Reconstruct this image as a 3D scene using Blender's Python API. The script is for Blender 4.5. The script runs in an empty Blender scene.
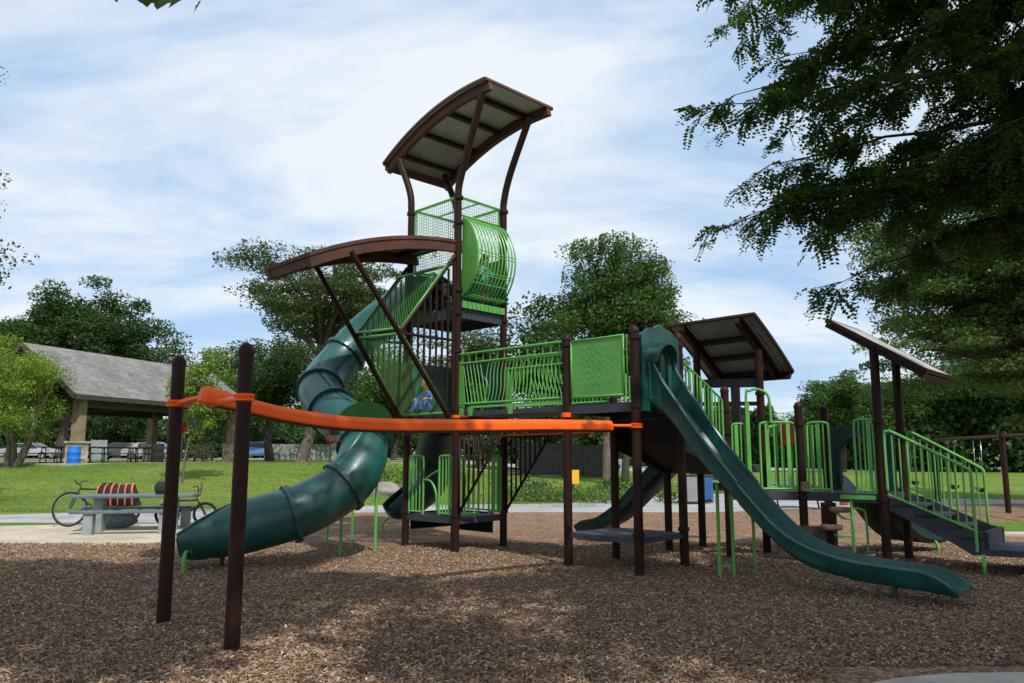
import bpy, bmesh, math, random
import numpy as np
from mathutils import Vector, Matrix
C = bpy.context.scene.collection
PI = math.pi
R = math.radians
# ------------------------------------------------------------------ camera
EYE = 1.6
PITCH = math.atan((455 - 341.5) / 784)
cam_d = bpy.data.cameras.new('camera'); cam = bpy.data.objects.new('camera', cam_d); C.objects.link(cam)
cam_d.sensor_width = 36; cam_d.lens = 784 / 1024 * 36; cam_d.clip_start = 0.05; cam_d.clip_end = 3000
cam.location = (0, 0, EYE); cam.rotation_euler = (PI / 2 + PITCH, 0, 0)
bpy.context.scene.camera = cam

def ray(px, py):
    u = (px - 512) / 784; v = (341.5 - py) / 784
    return u, math.cos(PITCH) - v * math.sin(PITCH), math.sin(PITCH) + v * math.cos(PITCH)
def at(px, py, Y):                     # photo point at a known depth -> world point
    r = ray(px, py); t = Y / r[1]
    return Vector((r[0] * t, Y, EYE + r[2] * t))
def gnd(px, py):                       # photo point on the flat ground -> world x, y
    r = ray(px, py); t = -EYE / r[2]
    return (r[0] * t, r[1] * t)
def smooth(a, b, x):
    t = min(1, max(0, (x - a) / (b - a))); return t * t * (3 - 2 * t)
def hz(x, y):                          # height of the terrain
    wx = 1 - smooth(-9, 4, x)
    far = smooth(24, 37, y)
    return 1.22 * wx * far + 0.35 * (1 - wx) * smooth(29, 42, y)

# ------------------------------------------------------------------ materials
MATS = {}
def newmat(name):
    m = bpy.data.materials.new(name); m.use_nodes = True
    nt = m.node_tree; b = nt.nodes['Principled BSDF']; MATS[name] = m
    return m, nt, b
def N(nt, t, **kw):
    n = nt.nodes.new(t)
    for k, v in kw.items(): setattr(n, k, v)
    return n
def ramp(nt, fac, stops):
    r = N(nt, 'ShaderNodeValToRGB'); e = r.color_ramp.elements
    while len(e) < len(stops): e.new(0.5)
    for i, (p, c) in enumerate(stops):
        e[i].position = p; e[i].color = (*c, 1)
    nt.links.new(fac, r.inputs['Fac']); return r.outputs['Color']
def noise(nt, scale, detail=4, rough=.55, vec=None, dist=0):
    n = N(nt, 'ShaderNodeTexNoise'); n.inputs['Scale'].default_value = scale
    n.inputs['Detail'].default_value = detail; n.inputs['Roughness'].default_value = rough
    n.inputs['Distortion'].default_value = dist
    if vec is None:
        tc = N(nt, 'ShaderNodeTexCoord'); vec = tc.outputs['Object']
    nt.links.new(vec, n.inputs['Vector']); return n
def bump(nt, b, h, strength, dist=.01):
    bp = N(nt, 'ShaderNodeBump'); bp.inputs['Strength'].default_value = strength
    bp.inputs['Distance'].default_value = dist
    nt.links.new(h, bp.inputs['Height']); nt.links.new(bp.outputs['Normal'], b.inputs['Normal'])
def simple(name, col, rough=.5, metal=0, var=.18, scale=3, bscale=0, bstr=.2, bdist=.002, coat=0, spec=.5):
    m, nt, b = newmat(name)
    n = noise(nt, scale, 6)
    lo = tuple(c * (1 - var) for c in col); hi = tuple(min(1, c * (1 + var)) for c in col)
    nt.links.new(ramp(nt, n.outputs['Fac'], [(.3, lo), (.7, hi)]), b.inputs['Base Color'])
    n2 = noise(nt, scale * 9, 5)
    mr = N(nt, 'ShaderNodeMapRange'); mr.inputs['To Min'].default_value = max(.03, rough - .1); mr.inputs['To Max'].default_value = min(1, rough + .14)
    nt.links.new(n2.outputs['Fac'], mr.inputs['Value']); nt.links.new(mr.outputs['Result'], b.inputs['Roughness'])
    b.inputs['Metallic'].default_value = metal
    b.inputs['Specular IOR Level'].default_value = spec
    if coat: b.inputs['Coat Weight'].default_value = coat; b.inputs['Coat Roughness'].default_value = .25
    if bscale:
        n3 = noise(nt, bscale, 5); bump(nt, b, n3.outputs['Fac'], bstr, bdist)
    return m
M = MATS
simple('brown_steel', (.024, .0090, .0060), .5, var=.22, bscale=60, bstr=.15, spec=.18)
simple('brown_beam', (.085, .036, .025), .65, spec=.3, var=.25, bscale=40, bstr=.2)
simple('green_steel', (.115, .38, .075), .38, var=.16, bscale=80, bstr=.1)
simple('green_plastic', (.10, .33, .060), .45, var=.12, bscale=50, bstr=.15)
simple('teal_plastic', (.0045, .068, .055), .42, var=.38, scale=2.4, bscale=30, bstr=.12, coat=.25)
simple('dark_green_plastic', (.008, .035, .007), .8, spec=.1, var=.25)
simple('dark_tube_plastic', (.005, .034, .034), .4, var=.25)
simple('orange_plastic', (.95, .115, .004), .38, var=.10, scale=2, bscale=40, bstr=.08, spec=.3)
simple('red_steel', (.55, .02, .012), .4)
simple('deck_vinyl', (.035, .038, .050), .6, var=.3, bscale=120, bstr=.4)
simple('black_steel', (.012, .011, .011), .5)
simple('panel_steel', (.36, .39, .37), .38, metal=.55, var=.15, scale=2)
simple('roof_top_steel', (.40, .37, .34), .35, metal=.4, var=.15)
simple('tan_step', (.17, .115, .075), .8, var=.35, scale=8, bscale=30, bstr=.5, bdist=.01)
simple('brown_panel', (.075, .045, .034), .65, var=.3, scale=6, bscale=30, bstr=.3)
simple('concrete', (.40, .37, .32), .9, var=.2, scale=1.5, bscale=50, bstr=.4, bdist=.004)
simple('path_concrete', (.33, .325, .32), .9, var=.16, scale=.8, bscale=30, bstr=.4, bdist=.004)
simple('tan_concrete', (.46, .40, .30), .95, var=.18, scale=1.2, bscale=60, bstr=.5, bdist=.005)
simple('table_grey', (.10, .135, .155), .5, var=.2, scale=5)
simple('table_leg_grey', (.24, .27, .28), .7, var=.2, scale=5)
simple('table_red', (.13, .045, .032), .6, var=.3)
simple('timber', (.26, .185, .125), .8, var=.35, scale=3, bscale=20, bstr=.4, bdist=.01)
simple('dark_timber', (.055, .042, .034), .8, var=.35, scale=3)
simple('fence_wood', (.060, .050, .050), .85, var=.35, scale=3)
simple('rubber', (.012, .012, .013), .8)
simple('chrome', (.5, .5, .5), .25, metal=1)
simple('blue_plastic', (.012, .16, .62), .4, var=.12)
simple('blue_dull', (.02, .10, .27), .5, var=.15)
simple('yellow_paint', (.80, .45, .02), .5, var=.08)
simple('grey_board', (.23, .235, .24), .6, var=.15)
simple('white_paint', (.62, .62, .60), .4, var=.1)
simple('car_white', (.28, .29, .30), .25, coat=.6, var=.05)
simple('car_dark', (.03, .035, .045), .25, coat=.6, var=.05)
simple('car_blue', (.04, .10, .25), .25, coat=.6, var=.05)
simple('car_red', (.30, .03, .025), .25, coat=.6, var=.05)
simple('glass_dark', (.02, .025, .03), .08, var=.1)
simple('orange_cloth', (.62, .15, .06), .9, var=.15)
simple('black_cloth', (.018, .015, .015), .9, var=.2)
simple('grey_cloth', (.20, .21, .24), .9, var=.25, scale=12)
simple('skin', (.50, .29, .20), .55, var=.08)
simple('teal_shirt', (.08, .36, .33), .9, var=.15)
simple('blue_shirt', (.05, .13, .48), .9, var=.3, scale=20)
simple('navy_cloth', (.02, .028, .05), .9)
simple('brown_trousers', (.09, .05, .035), .9)
simple('shoe_orange', (.75, .30, .16), .7)
simple('hair_brown', (.045, .024, .014), .7, var=.3, scale=30)
simple('hair_blond', (.30, .19, .08), .7, var=.3, scale=30)
simple('bark', (.13, .10, .078), .95, var=.45, scale=5, bscale=14, bstr=.9, bdist=.03)
simple('bark_dark', (.055, .043, .036), .95, var=.4, scale=5, bscale=14, bstr=.9, bdist=.03)
simple('bark_pale', (.26, .235, .20), .95, var=.35, scale=3, bscale=10, bstr=.9, bdist=.03)
simple('boulder_stone', (.22, .20, .18), .9, var=.3, scale=2, bscale=10, bstr=.8, bdist=.03)

for nm in ('concrete', 'path_concrete', 'tan_concrete'):
    nt = M[nm].node_tree; b = nt.nodes['Principled BSDF']; src = b.inputs['Base Color'].links[0].from_socket
    s1 = noise(nt, .5, 8, .7); s2 = noise(nt, 25, 3, .8)
    k1 = ramp(nt, s1.outputs['Fac'], [(.32, (.68, .66, .63)), (.5, (1, 1, 1)), (.7, (1.08, 1.07, 1.05))]); k2 = ramp(nt, s2.outputs['Fac'], [(.3, (.8, .8, .8)), (.6, (1.08, 1.08, 1.08))])
    for kk in (k1, k2):
        xx = N(nt, 'ShaderNodeMix', data_type='RGBA', blend_type='MULTIPLY'); xx.inputs['Factor'].default_value = 1
        nt.links.new(src, xx.inputs['A']); nt.links.new(kk, xx.inputs['B']); src = xx.outputs['Result']
    nt.links.new(src, b.inputs['Base Color'])
def leafmat(name, a, b_, c, trans=.35):
    m, nt, b = newmat(name)
    g = N(nt, 'ShaderNodeNewGeometry')
    col = ramp(nt, g.outputs['Random Per Island'], [(0, a), (.55, b_), (1, c)])
    nt.links.new(col, b.inputs['Base Color']); b.inputs['Roughness'].default_value = .5
    b.inputs['Specular IOR Level'].default_value = .35
    t = N(nt, 'ShaderNodeBsdfTranslucent'); mx = N(nt, 'ShaderNodeMixShader'); mx.inputs[0].default_value = trans
    mc = N(nt, 'ShaderNodeMix', data_type='RGBA', blend_type='MULTIPLY'); mc.inputs['Factor'].default_value = 1
    nt.links.new(col, mc.inputs['A']); mc.inputs['B'].default_value = (1.5, 1.45, .5, 1)
    nt.links.new(mc.outputs['Result'], t.inputs['Color'])
    out = nt.nodes['Material Output']
    nt.links.new(b.outputs[0], mx.inputs[1]); nt.links.new(t.outputs[0], mx.inputs[2]); nt.links.new(mx.outputs[0], out.inputs['Surface'])
    return m
leafmat('leaf_mid', (.032, .070, .014), (.056, .118, .024), (.10, .175, .040))
leafmat('leaf_dark', (.022, .052, .012), (.038, .084, .019), (.064, .12, .030))
leafmat('leaf_light', (.10, .17, .020), (.17, .26, .035), (.25, .34, .060))
leafmat('leaf_olive', (.038, .066, .018), (.060, .098, .028), (.090, .130, .042))
leafmat('leaf_near', (.020, .052, .010), (.040, .088, .018), (.08, .14, .030), .5)
leafmat('leaf_bush', (.05, .10, .02), (.085, .15, .035), (.13, .19, .06))
leafmat('grass_blade', (.105, .165, .028), (.14, .20, .036), (.20, .22, .06), .3)

leafmat('leaf_fallen', (.20, .17, .03), (.30, .26, .06), (.12, .18, .03), .1)
# lawn
m, nt, b = newmat('lawn')
n1 = noise(nt, .22, 5); n2 = noise(nt, 3.0, 8, .7); n3 = noise(nt, 40, 4, .8)
c1 = ramp(nt, n1.outputs['Fac'], [(.3, (.10, .19, .028)), (.5, (.145, .225, .038)), (.68, (.22, .245, .062))])
c2 = ramp(nt, n2.outputs['Fac'], [(.3, (.62, .62, .6)), (.7, (1.2, 1.2, 1.15))])
c3 = ramp(nt, n3.outputs['Fac'], [(.3, (.6, .6, .6)), (.7, (1.3, 1.3, 1.3))])
x1 = N(nt, 'ShaderNodeMix', data_type='RGBA', blend_type='MULTIPLY'); x1.inputs['Factor'].default_value = 1
nt.links.new(c1, x1.inputs['A']); nt.links.new(c2, x1.inputs['B'])
x2 = N(nt, 'ShaderNodeMix', data_type='RGBA', blend_type='MULTIPLY'); x2.inputs['Factor'].default_value = 1
nt.links.new(x1.outputs['Result'], x2.inputs['A']); nt.links.new(c3, x2.inputs['B'])
nt.links.new(x2.outputs['Result'], b.inputs['Base Color']); b.inputs['Roughness'].default_value = .95
b.inputs['Specular IOR Level'].default_value = .1
bump(nt, b, n3.outputs['Fac'], .6, .05)
# mulch
m, nt, b = newmat('mulch')
tc = N(nt, 'ShaderNodeTexCoord')
mp = N(nt, 'ShaderNodeMapping'); mp.inputs['Scale'].default_value = (1, 1, 1)
nt.links.new(tc.outputs['Object'], mp.inputs['Vector'])
v = N(nt, 'ShaderNodeTexVoronoi'); v.inputs['Scale'].default_value = 34; v.inputs['Randomness'].default_value = 1
nz = noise(nt, 8, 4); 
vm = N(nt, 'ShaderNodeVectorMath', operation='MULTIPLY_ADD'); vm.inputs[1].default_value = (.12, .12, .12)
nt.links.new(nz.outputs['Color'], vm.inputs[0]); nt.links.new(mp.outputs['Vector'], vm.inputs[2])
nt.links.new(vm.outputs[0], v.inputs['Vector'])
sep = N(nt, 'ShaderNodeSeparateColor'); nt.links.new(v.outputs['Color'], sep.inputs[0])
c1 = ramp(nt, sep.outputs[0], [(0, (.11, .064, .038)), (.4, (.215, .136, .083)), (.75, (.325, .22, .146)), (1, (.43, .325, .24))])
big = noise(nt, .35, 5, .6); mid = noise(nt, 2.2, 6, .65)
c2 = ramp(nt, big.outputs['Fac'], [(.35, (1.0, .88, .80)), (.65, (.98, 1.0, 1.02))])
c3 = ramp(nt, mid.outputs['Fac'], [(.3, (.72, .72, .72)), (.7, (1.25, 1.25, 1.25))])
x1 = N(nt, 'ShaderNodeMix', data_type='RGBA', blend_type='MULTIPLY'); x1.inputs['Factor'].default_value = 1
nt.links.new(c1, x1.inputs['A']); nt.links.new(c2, x1.inputs['B'])
x2 = N(nt, 'ShaderNodeMix', data_type='RGBA', blend_type='MULTIPLY'); x2.inputs['Factor'].default_value = 1
nt.links.new(x1.outputs['Result'], x2.inputs['A']); nt.links.new(c3, x2.inputs['B'])
nt.links.new(x2.outputs['Result'], b.inputs['Base Color']); b.inputs['Roughness'].default_value = .95
b.inputs['Specular IOR Level'].default_value = .15
ad = N(nt, 'ShaderNodeMath', operation='ADD'); nt.links.new(v.outputs['Distance'], ad.inputs[0]); nt.links.new(mid.outputs['Fac'], ad.inputs[1])
bump(nt, b, ad.outputs[0], .9, .03)
# wood chips
m, nt, b = newmat('wood_chip')
g = N(nt, 'ShaderNodeNewGeometry')
c1 = ramp(nt, g.outputs['Random Per Island'], [(0, (.085, .047, .028)), (.35, (.19, .115, .068)), (.7, (.295, .195, .125)), (.94, (.42, .315, .23)), (1, (.60, .51, .42))])
nt.links.new(c1, b.inputs['Base Color']); b.inputs['Roughness'].default_value = .9; b.inputs['Specular IOR Level'].default_value = .2
# shingles
m, nt, b = newmat('shingles')
br = N(nt, 'ShaderNodeTexBrick'); br.inputs['Scale'].default_value = 1; br.inputs['Brick Width'].default_value = .32; br.inputs['Row Height'].default_value = .16
br.inputs['Mortar Size'].default_value = .008; br.inputs['Color1'].default_value = (.155, .148, .142, 1); br.inputs['Color2'].default_value = (.24, .232, .222, 1); br.inputs['Mortar'].default_value = (.09, .08, .075, 1)
tc = N(nt, 'ShaderNodeTexCoord'); nt.links.new(tc.outputs['UV'], br.inputs['Vector'])
n1 = noise(nt, .8, 6)
c3 = ramp(nt, n1.outputs['Fac'], [(.3, (.8, .8, .8)), (.7, (1.15, 1.15, 1.15))])
x1 = N(nt, 'ShaderNodeMix', data_type='RGBA', blend_type='MULTIPLY'); x1.inputs['Factor'].default_value = 1
nt.links.new(br.outputs['Color'], x1.inputs['A']); nt.links.new(c3, x1.inputs['B'])
nt.links.new(x1.outputs['Result'], b.inputs['Base Color']); b.inputs['Roughness'].default_value = .95
# stone base
m, nt, b = newmat('field_stone')
v = N(nt, 'ShaderNodeTexVoronoi'); v.inputs['Scale'].default_value = 4.5
tc = N(nt, 'ShaderNodeTexCoord'); nt.links.new(tc.outputs['Object'], v.inputs['Vector'])
sep = N(nt, 'ShaderNodeSeparateColor'); nt.links.new(v.outputs['Color'], sep.inputs[0])
nt.links.new(ramp(nt, sep.outputs[0], [(0, (.24, .18, .12)), (.5, (.40, .34, .25)), (1, (.50, .46, .39))]), b.inputs['Base Color'])
b.inputs['Roughness'].default_value = .9; bump(nt, b, v.outputs['Distance'], .8, .05)

# ------------------------------------------------------------------ mesh builder
def origin_of(o):
    p = Vector((0, 0, 0))
    while o is not None: p += o.location; o = o.parent
    return p
class MB:
    def __init__(s): s.v = []; s.f = []; s.sm = []
    def add(s, vs, fs, smooth=False):
        n = len(s.v); s.v += [tuple(p) for p in vs]
        for f in fs: s.f.append(tuple(i + n for i in f)); s.sm.append(smooth)
        return s
    def box(s, c, size, rz=0, mat=None):
        c = Vector(c); hx, hy, hz_ = [q / 2 for q in size]
        m_ = Matrix.Rotation(rz, 3, 'Z') if mat is None else mat
        vs = [c + m_ @ Vector((x, y, z)) for z in (-hz_, hz_) for x, y in ((-hx, -hy), (hx, -hy), (hx, hy), (-hx, hy))]
        return s.add(vs, [(3, 2, 1, 0), (4, 5, 6, 7), (0, 1, 5, 4), (1, 2, 6, 5), (2, 3, 7, 6), (3, 0, 4, 7)])
    def beam(s, p0, p1, w, h, up=(0, 0, 1)):       # rectangular bar: w sideways, h along up
        p0 = Vector(p0); p1 = Vector(p1); t = (p1 - p0).normalized(); u = Vector(up)
        sd = t.cross(u)
        if sd.length < 1e-4: sd = t.cross(Vector((1, 0, 0)))
        sd.normalize(); u = sd.cross(t).normalized()
        vs = [p + sd * a * w / 2 + u * b_ * h / 2 for p in (p0, p1) for a, b_ in ((-1, -1), (1, -1), (1, 1), (-1, 1))]
        return s.add(vs, [(0, 1, 2, 3), (7, 6, 5, 4), (0, 4, 5, 1), (1, 5, 6, 2), (2, 6, 7, 3), (3, 7, 4, 0)])
    def tube(s, pts, r, n=10, cap=True):
        pts = [Vector(p) for p in pts]; k = len(pts)
        rs = r if isinstance(r, (list, tuple)) else [r] * k
        ref = Vector((0, 0, 1)); t0 = (pts[1] - pts[0]).normalized()
        if abs(t0.dot(ref)) > .95: ref = Vector((1, 0, 0))
        nrm = (ref - t0 * ref.dot(t0)).normalized(); base = len(s.v); vs = []
        for i in range(k):
            if i == 0: t = pts[1] - pts[0]
            elif i == k - 1: t = pts[-1] - pts[-2]
            else: t = (pts[i + 1] - pts[i]).normalized() + (pts[i] - pts[i - 1]).normalized()
            t.normalize(); nrm = (nrm - t * nrm.dot(t)).normalized(); bn = t.cross(nrm)
            for j in range(n):
                a = 2 * PI * j / n; vs.append(pts[i] + (nrm * math.cos(a) + bn * math.sin(a)) * rs[i])
        fs = [(i * n + j, i * n + (j + 1) % n, (i + 1) * n + (j + 1) % n, (i + 1) * n + j) for i in range(k - 1) for j in range(n)]
        s.add(vs, fs, True)
        if cap:
            s.add(vs[:n], [tuple(reversed(range(n)))]); s.add(vs[-n:], [tuple(range(n))])
        return s
    def lathe(s, c, prof, n=20):                   # prof: (radius, z)
        c = Vector(c); vs = [c + Vector((r * math.cos(2 * PI * j / n), r * math.sin(2 * PI * j / n), z)) for r, z in prof for j in range(n)]
        fs = [(i * n + j, i * n + (j + 1) % n, (i + 1) * n + (j + 1) % n, (i + 1) * n + j) for i in range(len(prof) - 1) for j in range(n)]
        s.add(vs, fs, True); s.add(vs[:n], [tuple(reversed(range(n)))]); s.add(vs[-n:], [tuple(range(n))]); return s
    def prism(s, poly, z0, z1):                    # horizontal polygon extruded upward
        n = len(poly); vs = [(x, y, z0) for x, y in poly] + [(x, y, z1) for x, y in poly]
        return s.add(vs, [tuple(reversed(range(n))), tuple(range(n, 2 * n))] + [(i, (i + 1) % n, n + (i + 1) % n, n + i) for i in range(n)])
    def slab(s, pts, thick):                       # polygon in space with thickness along the vector thick
        n = len(pts); pts = [Vector(p) for p in pts]; th = Vector(thick); vs = pts + [p + th for p in pts]
        return s.add(vs, [tuple(reversed(range(n))), tuple(range(n, 2 * n))] + [(i, (i + 1) % n, n + (i + 1) % n, n + i) for i in range(n)])
    def sweep(s, rings, closed=True, caps=True, smooth=True):
        k = len(rings); n = len(rings[0]); vs = [p for r in rings for p in r]
        m_ = n if closed else n - 1
        fs = [(i * n + j, i * n + (j + 1) % n, (i + 1) * n + (j + 1) % n, (i + 1) * n + j) for i in range(k - 1) for j in range(m_)]
        s.add(vs, fs, smooth)
        if closed and caps: s.add(rings[0], [tuple(reversed(range(n)))]); s.add(rings[-1], [tuple(range(n))])
        return s
    def build(s, name, mat, parent=None, label=None, bevel=0):
        o_ = origin_of(parent)
        me = bpy.data.meshes.new(name); me.from_pydata([(a[0] - o_.x, a[1] - o_.y, a[2] - o_.z) for a in s.v], [], s.f)
        me.polygons.foreach_set('use_smooth', s.sm)
        bm = bmesh.new(); bm.from_mesh(me); bmesh.ops.remove_doubles(bm, verts=bm.verts, dist=1e-5)
        bmesh.ops.recalc_face_normals(bm, faces=bm.faces)
        for e in bm.edges:
            if len(e.link_faces) == 2 and e.calc_face_angle(0) > .7: e.smooth = False
        bm.to_mesh(me); bm.free(); me.update()
        me.materials.append(M[mat]); ob = bpy.data.objects.new(name, me); C.objects.link(ob)
        if parent is not None: ob.parent = parent
        if label: ob['label'] = label
        if bevel:
            bv = ob.modifiers.new('bevel', 'BEVEL'); bv.width = bevel; bv.segments = 2; bv.limit_method = 'ANGLE'
        return ob
def tag(o, label=None, cat=None, group=None, kind=None):
    if label: o['label'] = label
    if cat: o['category'] = cat
    if group: o['group'] = group
    if kind: o['kind'] = kind
    return o
def empty(name, loc, label, cat, group=None):
    o = bpy.data.objects.new(name, None); C.objects.link(o); o.location = loc; o.empty_display_size = .2
    return tag(o, label, cat, group)
def copy_tree(o, parent=None):
    c = o.copy(); C.objects.link(c); c.parent = parent
    for ch in list(o.children): copy_tree(ch, c)
    return c
def quads(name, V, mat, parent=None, nv=4):        # V: (n, nv, 3) array of loose faces
    V = np.asarray(V, dtype=np.float32); n = len(V); o_ = origin_of(parent)
    V = V - np.array([o_.x, o_.y, o_.z], dtype=np.float32)
    me = bpy.data.meshes.new(name); me.vertices.add(n * nv); me.vertices.foreach_set('co', V.reshape(-1))
    me.loops.add(n * nv); me.loops.foreach_set('vertex_index', np.arange(n * nv, dtype=np.int32))
    me.polygons.add(n); me.polygons.foreach_set('loop_start', np.arange(0, n * nv, nv, dtype=np.int32))
    me.update(calc_edges=True); me.materials.append(M[mat])
    ob = bpy.data.objects.new(name, me); C.objects.link(ob)
    if parent is not None: ob.parent = parent
    return ob
def leaf_quads(P, size, rng, flat=.0, aspect=.55):  # rhombic leaves at points P
    n = len(P); a = rng.normal(size=(n, 3)); a[:, 2] *= (1 - flat); a /= np.linalg.norm(a, axis=1)[:, None]
    b_ = rng.normal(size=(n, 3)); b_[:, 2] *= (1 - flat); b_ -= a * (a * b_).sum(1)[:, None]; b_ /= np.linalg.norm(b_, axis=1)[:, None]
    s = (size * rng.uniform(.6, 1.3, n))[:, None]
    a = a * s * .5; b_ = b_ * s * .5 * aspect
    return np.stack([P - a, P - a * .1 + b_, P + a, P - a * .1 - b_], axis=1)
def crom(pts, k=8):
    P = [Vector(p) for p in pts]; P = [P[0] * 2 - P[1]] + P + [P[-1] * 2 - P[-2]]; out = []
    for i in range(1, len(P) - 2):
        for j in range(k):
            t = j / k; a, b_, c, d = P[i - 1:i + 3]
            out.append(.5 * ((2 * b_) + (c - a) * t + (2 * a - 5 * b_ + 4 * c - d) * t * t + (3 * b_ - a - 3 * c + d) * t ** 3))
    out.append(P[-2]); return out
# ------------------------------------------------------------------ the play structure
PS = empty('play_structure', (1.0, 12.6, 0), 'large green and brown playground structure with towers, slides and an orange rail', 'playground')
V3 = Vector
P1, P2 = (-3.30, 7.72), (-2.29, 6.70)
TF, TR, TL, TB = (-.93, 13.20), (-.15, 14.03), (-1.88, 14.15), (-1.08, 14.95)
HA, HB, HC, HD = (.81, 11.57), (1.68, 10.66), (2.46, 11.50), (1.60, 12.38)        # high deck: left, front, right, back
CA, CB, CC, CD = (2.61, 13.37), (3.38, 12.46), (4.15, 13.10), (3.32, 14.00)       # landing under the small roof
DA, DB, DC, DD = (4.50, 12.35), (5.35, 11.50), (6.08, 12.35), (5.23, 13.20)       # lower deck at right
E1 = V3((.70, -.715, 0)).normalized(); E2 = V3((.70, .715, 0)).normalized(); Z = V3((0, 0, 1))
def v(p, z=0): return V3((p[0], p[1], z))
def lerp(a, b, t): return V3(a) * (1 - t) + V3(b) * t

def clamp(post, p, z, r=.082):
    MB().lathe((p[0], p[1], z - .03), [(r - .012, 0), (r, .005), (r, .055), (r - .012, .06)], 16).build('clamp', 'brown_steel', post)
def post(p, top, clamps=(), cap=True, bend=None, z0=-.1):
    r = .0635
    b = MB()
    if bend:
        pts = [v(p, z0)] + crom([v(p, bend[0] - .25), v(p, bend[0]), V3(bend[1]), V3(bend[2])], 6)[4:]
        b.tube(pts, r, 16)
    else: b.lathe((p[0], p[1], z0), [(r, 0), (r, top - z0 - .05)], 18)
    o = b.build('post', 'brown_steel', PS)
    if cap and not bend:
        MB().lathe((p[0], p[1], top - .075), [(r + .006, 0), (r + .007, .03), (r, .055), (r * .75, .085), (r * .35, .1), (.004, .104)], 18).build('post_cap', 'brown_steel', o)
    for z in clamps: clamp(o, p, z)
    return o
for p, top, cl in [(P1, 2.55, []), (P2, 2.53, []), (HA, 3.36, [3.22, 2.2]), (HB, 3.34, [3.2, 2.26, .55]), (HC, 3.36, [3.2, 2.26, .55]), (HD, 3.36, [3.2, 2.26]),
                   (CA, 2.75, [1.4]), (CB, 2.66, [2.3, 1.4, 1.95]), (DA, 2.40, [2.08, .95]), (DD, 2.40, [2.08, .95])]:
    post(p, top, cl)
post(CD, 3.62, [2.85, 1.4], cap=False); post(CC, 3.42, [2.62, 2.08, .95], cap=False)
post(DB, 3.28, [2.08, .95], cap=False); post(DC, 3.22, [2.08, .95], cap=False)
post(TF, 0, [.62, 2.26, 3.35, 4.0, 4.4, 5.6, 6.05], bend=(6.25, (-.80, 13.07, 6.75), (-.50, 12.75, 7.78)))
post(TR, 0, [.62, 2.26, 3.35, 4.0, 4.4, 5.6, 6.05], bend=(6.25, (-.03, 13.90, 6.75), (.32, 13.55, 7.68)))
post(TL, 0, [.62, 2.26, 4.0, 5.6, 6.05], bend=(6.1, (-1.92, 14.19, 6.5), (-2.16, 14.42, 7.2)))
post(TB, 0, [.62, 2.26, 4.0, 5.6, 6.05], bend=(6.1, (-1.12, 14.99, 6.5), (-1.36, 15.22, 7.2)))

# --- decks
def deck(poly, z, t=.10, label=None):
    c = V3((sum(p[0] for p in poly) / len(poly), sum(p[1] for p in poly) / len(poly), 0))
    b = MB().prism([tuple((c + (v(p) - c) * .99)[:2]) for p in poly], z - .012, z)
    n = len(poly)
    for i in range(n):
        a, d = v(poly[i], z - t / 2 - .012), v(poly[(i + 1) % n], z - t / 2 - .012)
        b.beam(lerp(a, d, .03), lerp(a, d, .97), .03, t)
    return b.build('deck', 'deck_vinyl', PS, label)
deck([HA, HB, HC, HD], .50, .06, 'low square step deck under the high deck')
deck([HA, HB, HC, HD], 2.32, .12, 'high square deck at the head of the open slide')
deck([TL, TF, TR, TB], .575, .09, 'lowest deck of the tall tower')
deck([TL, TF, TR, TB], 2.32, .12, 'middle deck of the tall tower')
deck([TL, TF, TR, TB], 4.10, .16, 'topmost deck of the tall tower')
deck([CA, CB, CC, CD], 1.45, .12, 'landing deck under the small roof')
deck([CB, DA, CC], 1.04, .12, 'triangular deck between the landing and the right deck')
deck([DA, DB, DC, DD], 1.04, .12, 'right deck under the leaning roof')
# bridge floor and edge bands
fl = MB(); fl.slab([v(TF, 2.24), v(HA, 2.24), v(HD, 2.24), v(TR, 2.24)], (0, 0, .08)); fl.build('bridge_floor', 'deck_vinyl', PS)

# --- railings
def railing(a, b, z0, z1, n, slats=(), r=.016, mat='green_steel', label=None, hoop=True, zb0=None, zb1=None, parent=PS, name='railing'):
    """a, b: xy ends; z0/z1 lower and upper height at a (and zb0/zb1 at b)"""
    zb0 = z0 if zb0 is None else zb0; zb1 = z1 if zb1 is None else zb1
    A0, A1, B0, B1 = v(a, z0), v(a, z1), v(b, zb0), v(b, zb1)
    m = MB(); d = (B0 - A0).normalized(); L = (v(b) - v(a)).length
    if hoop:
        k = min(.1, L * .3) / L
        ea = crom([lerp(A0, A1, 0), lerp(A0, A1, .88), lerp(A1, B1, k * .3) - Z * .02, lerp(A1, B1, k)], 4)
        eb = crom([lerp(A1, B1, 1 - k), lerp(A1, B1, 1 - k * .3) - Z * .02, lerp(B0, B1, .88), B0], 4)
        m.tube(ea + eb, r * 1.15, 8)
    else: m.tube([A1, B1], r * 1.2, 8); m.tube([A0, A1], r, 8); m.tube([B0, B1], r, 8)
    m.tube([lerp(A0, A1, .04), lerp(B0, B1, .04)], r, 8)
    for i in range(1, n):
        t = i / n; p, q = lerp(A0, B0, t) + Z * .03, lerp(A1, B1, t)
        if i in slats: m.beam(p, q, .055, .02, up=(V3((d.y, -d.x, 0))))
        else: m.tube([p, q], r * .78, 6)
    return m.build(name, mat, parent, label)
def on(a, b, t): return tuple(lerp(v(a), v(b), t)[:2])
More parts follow.
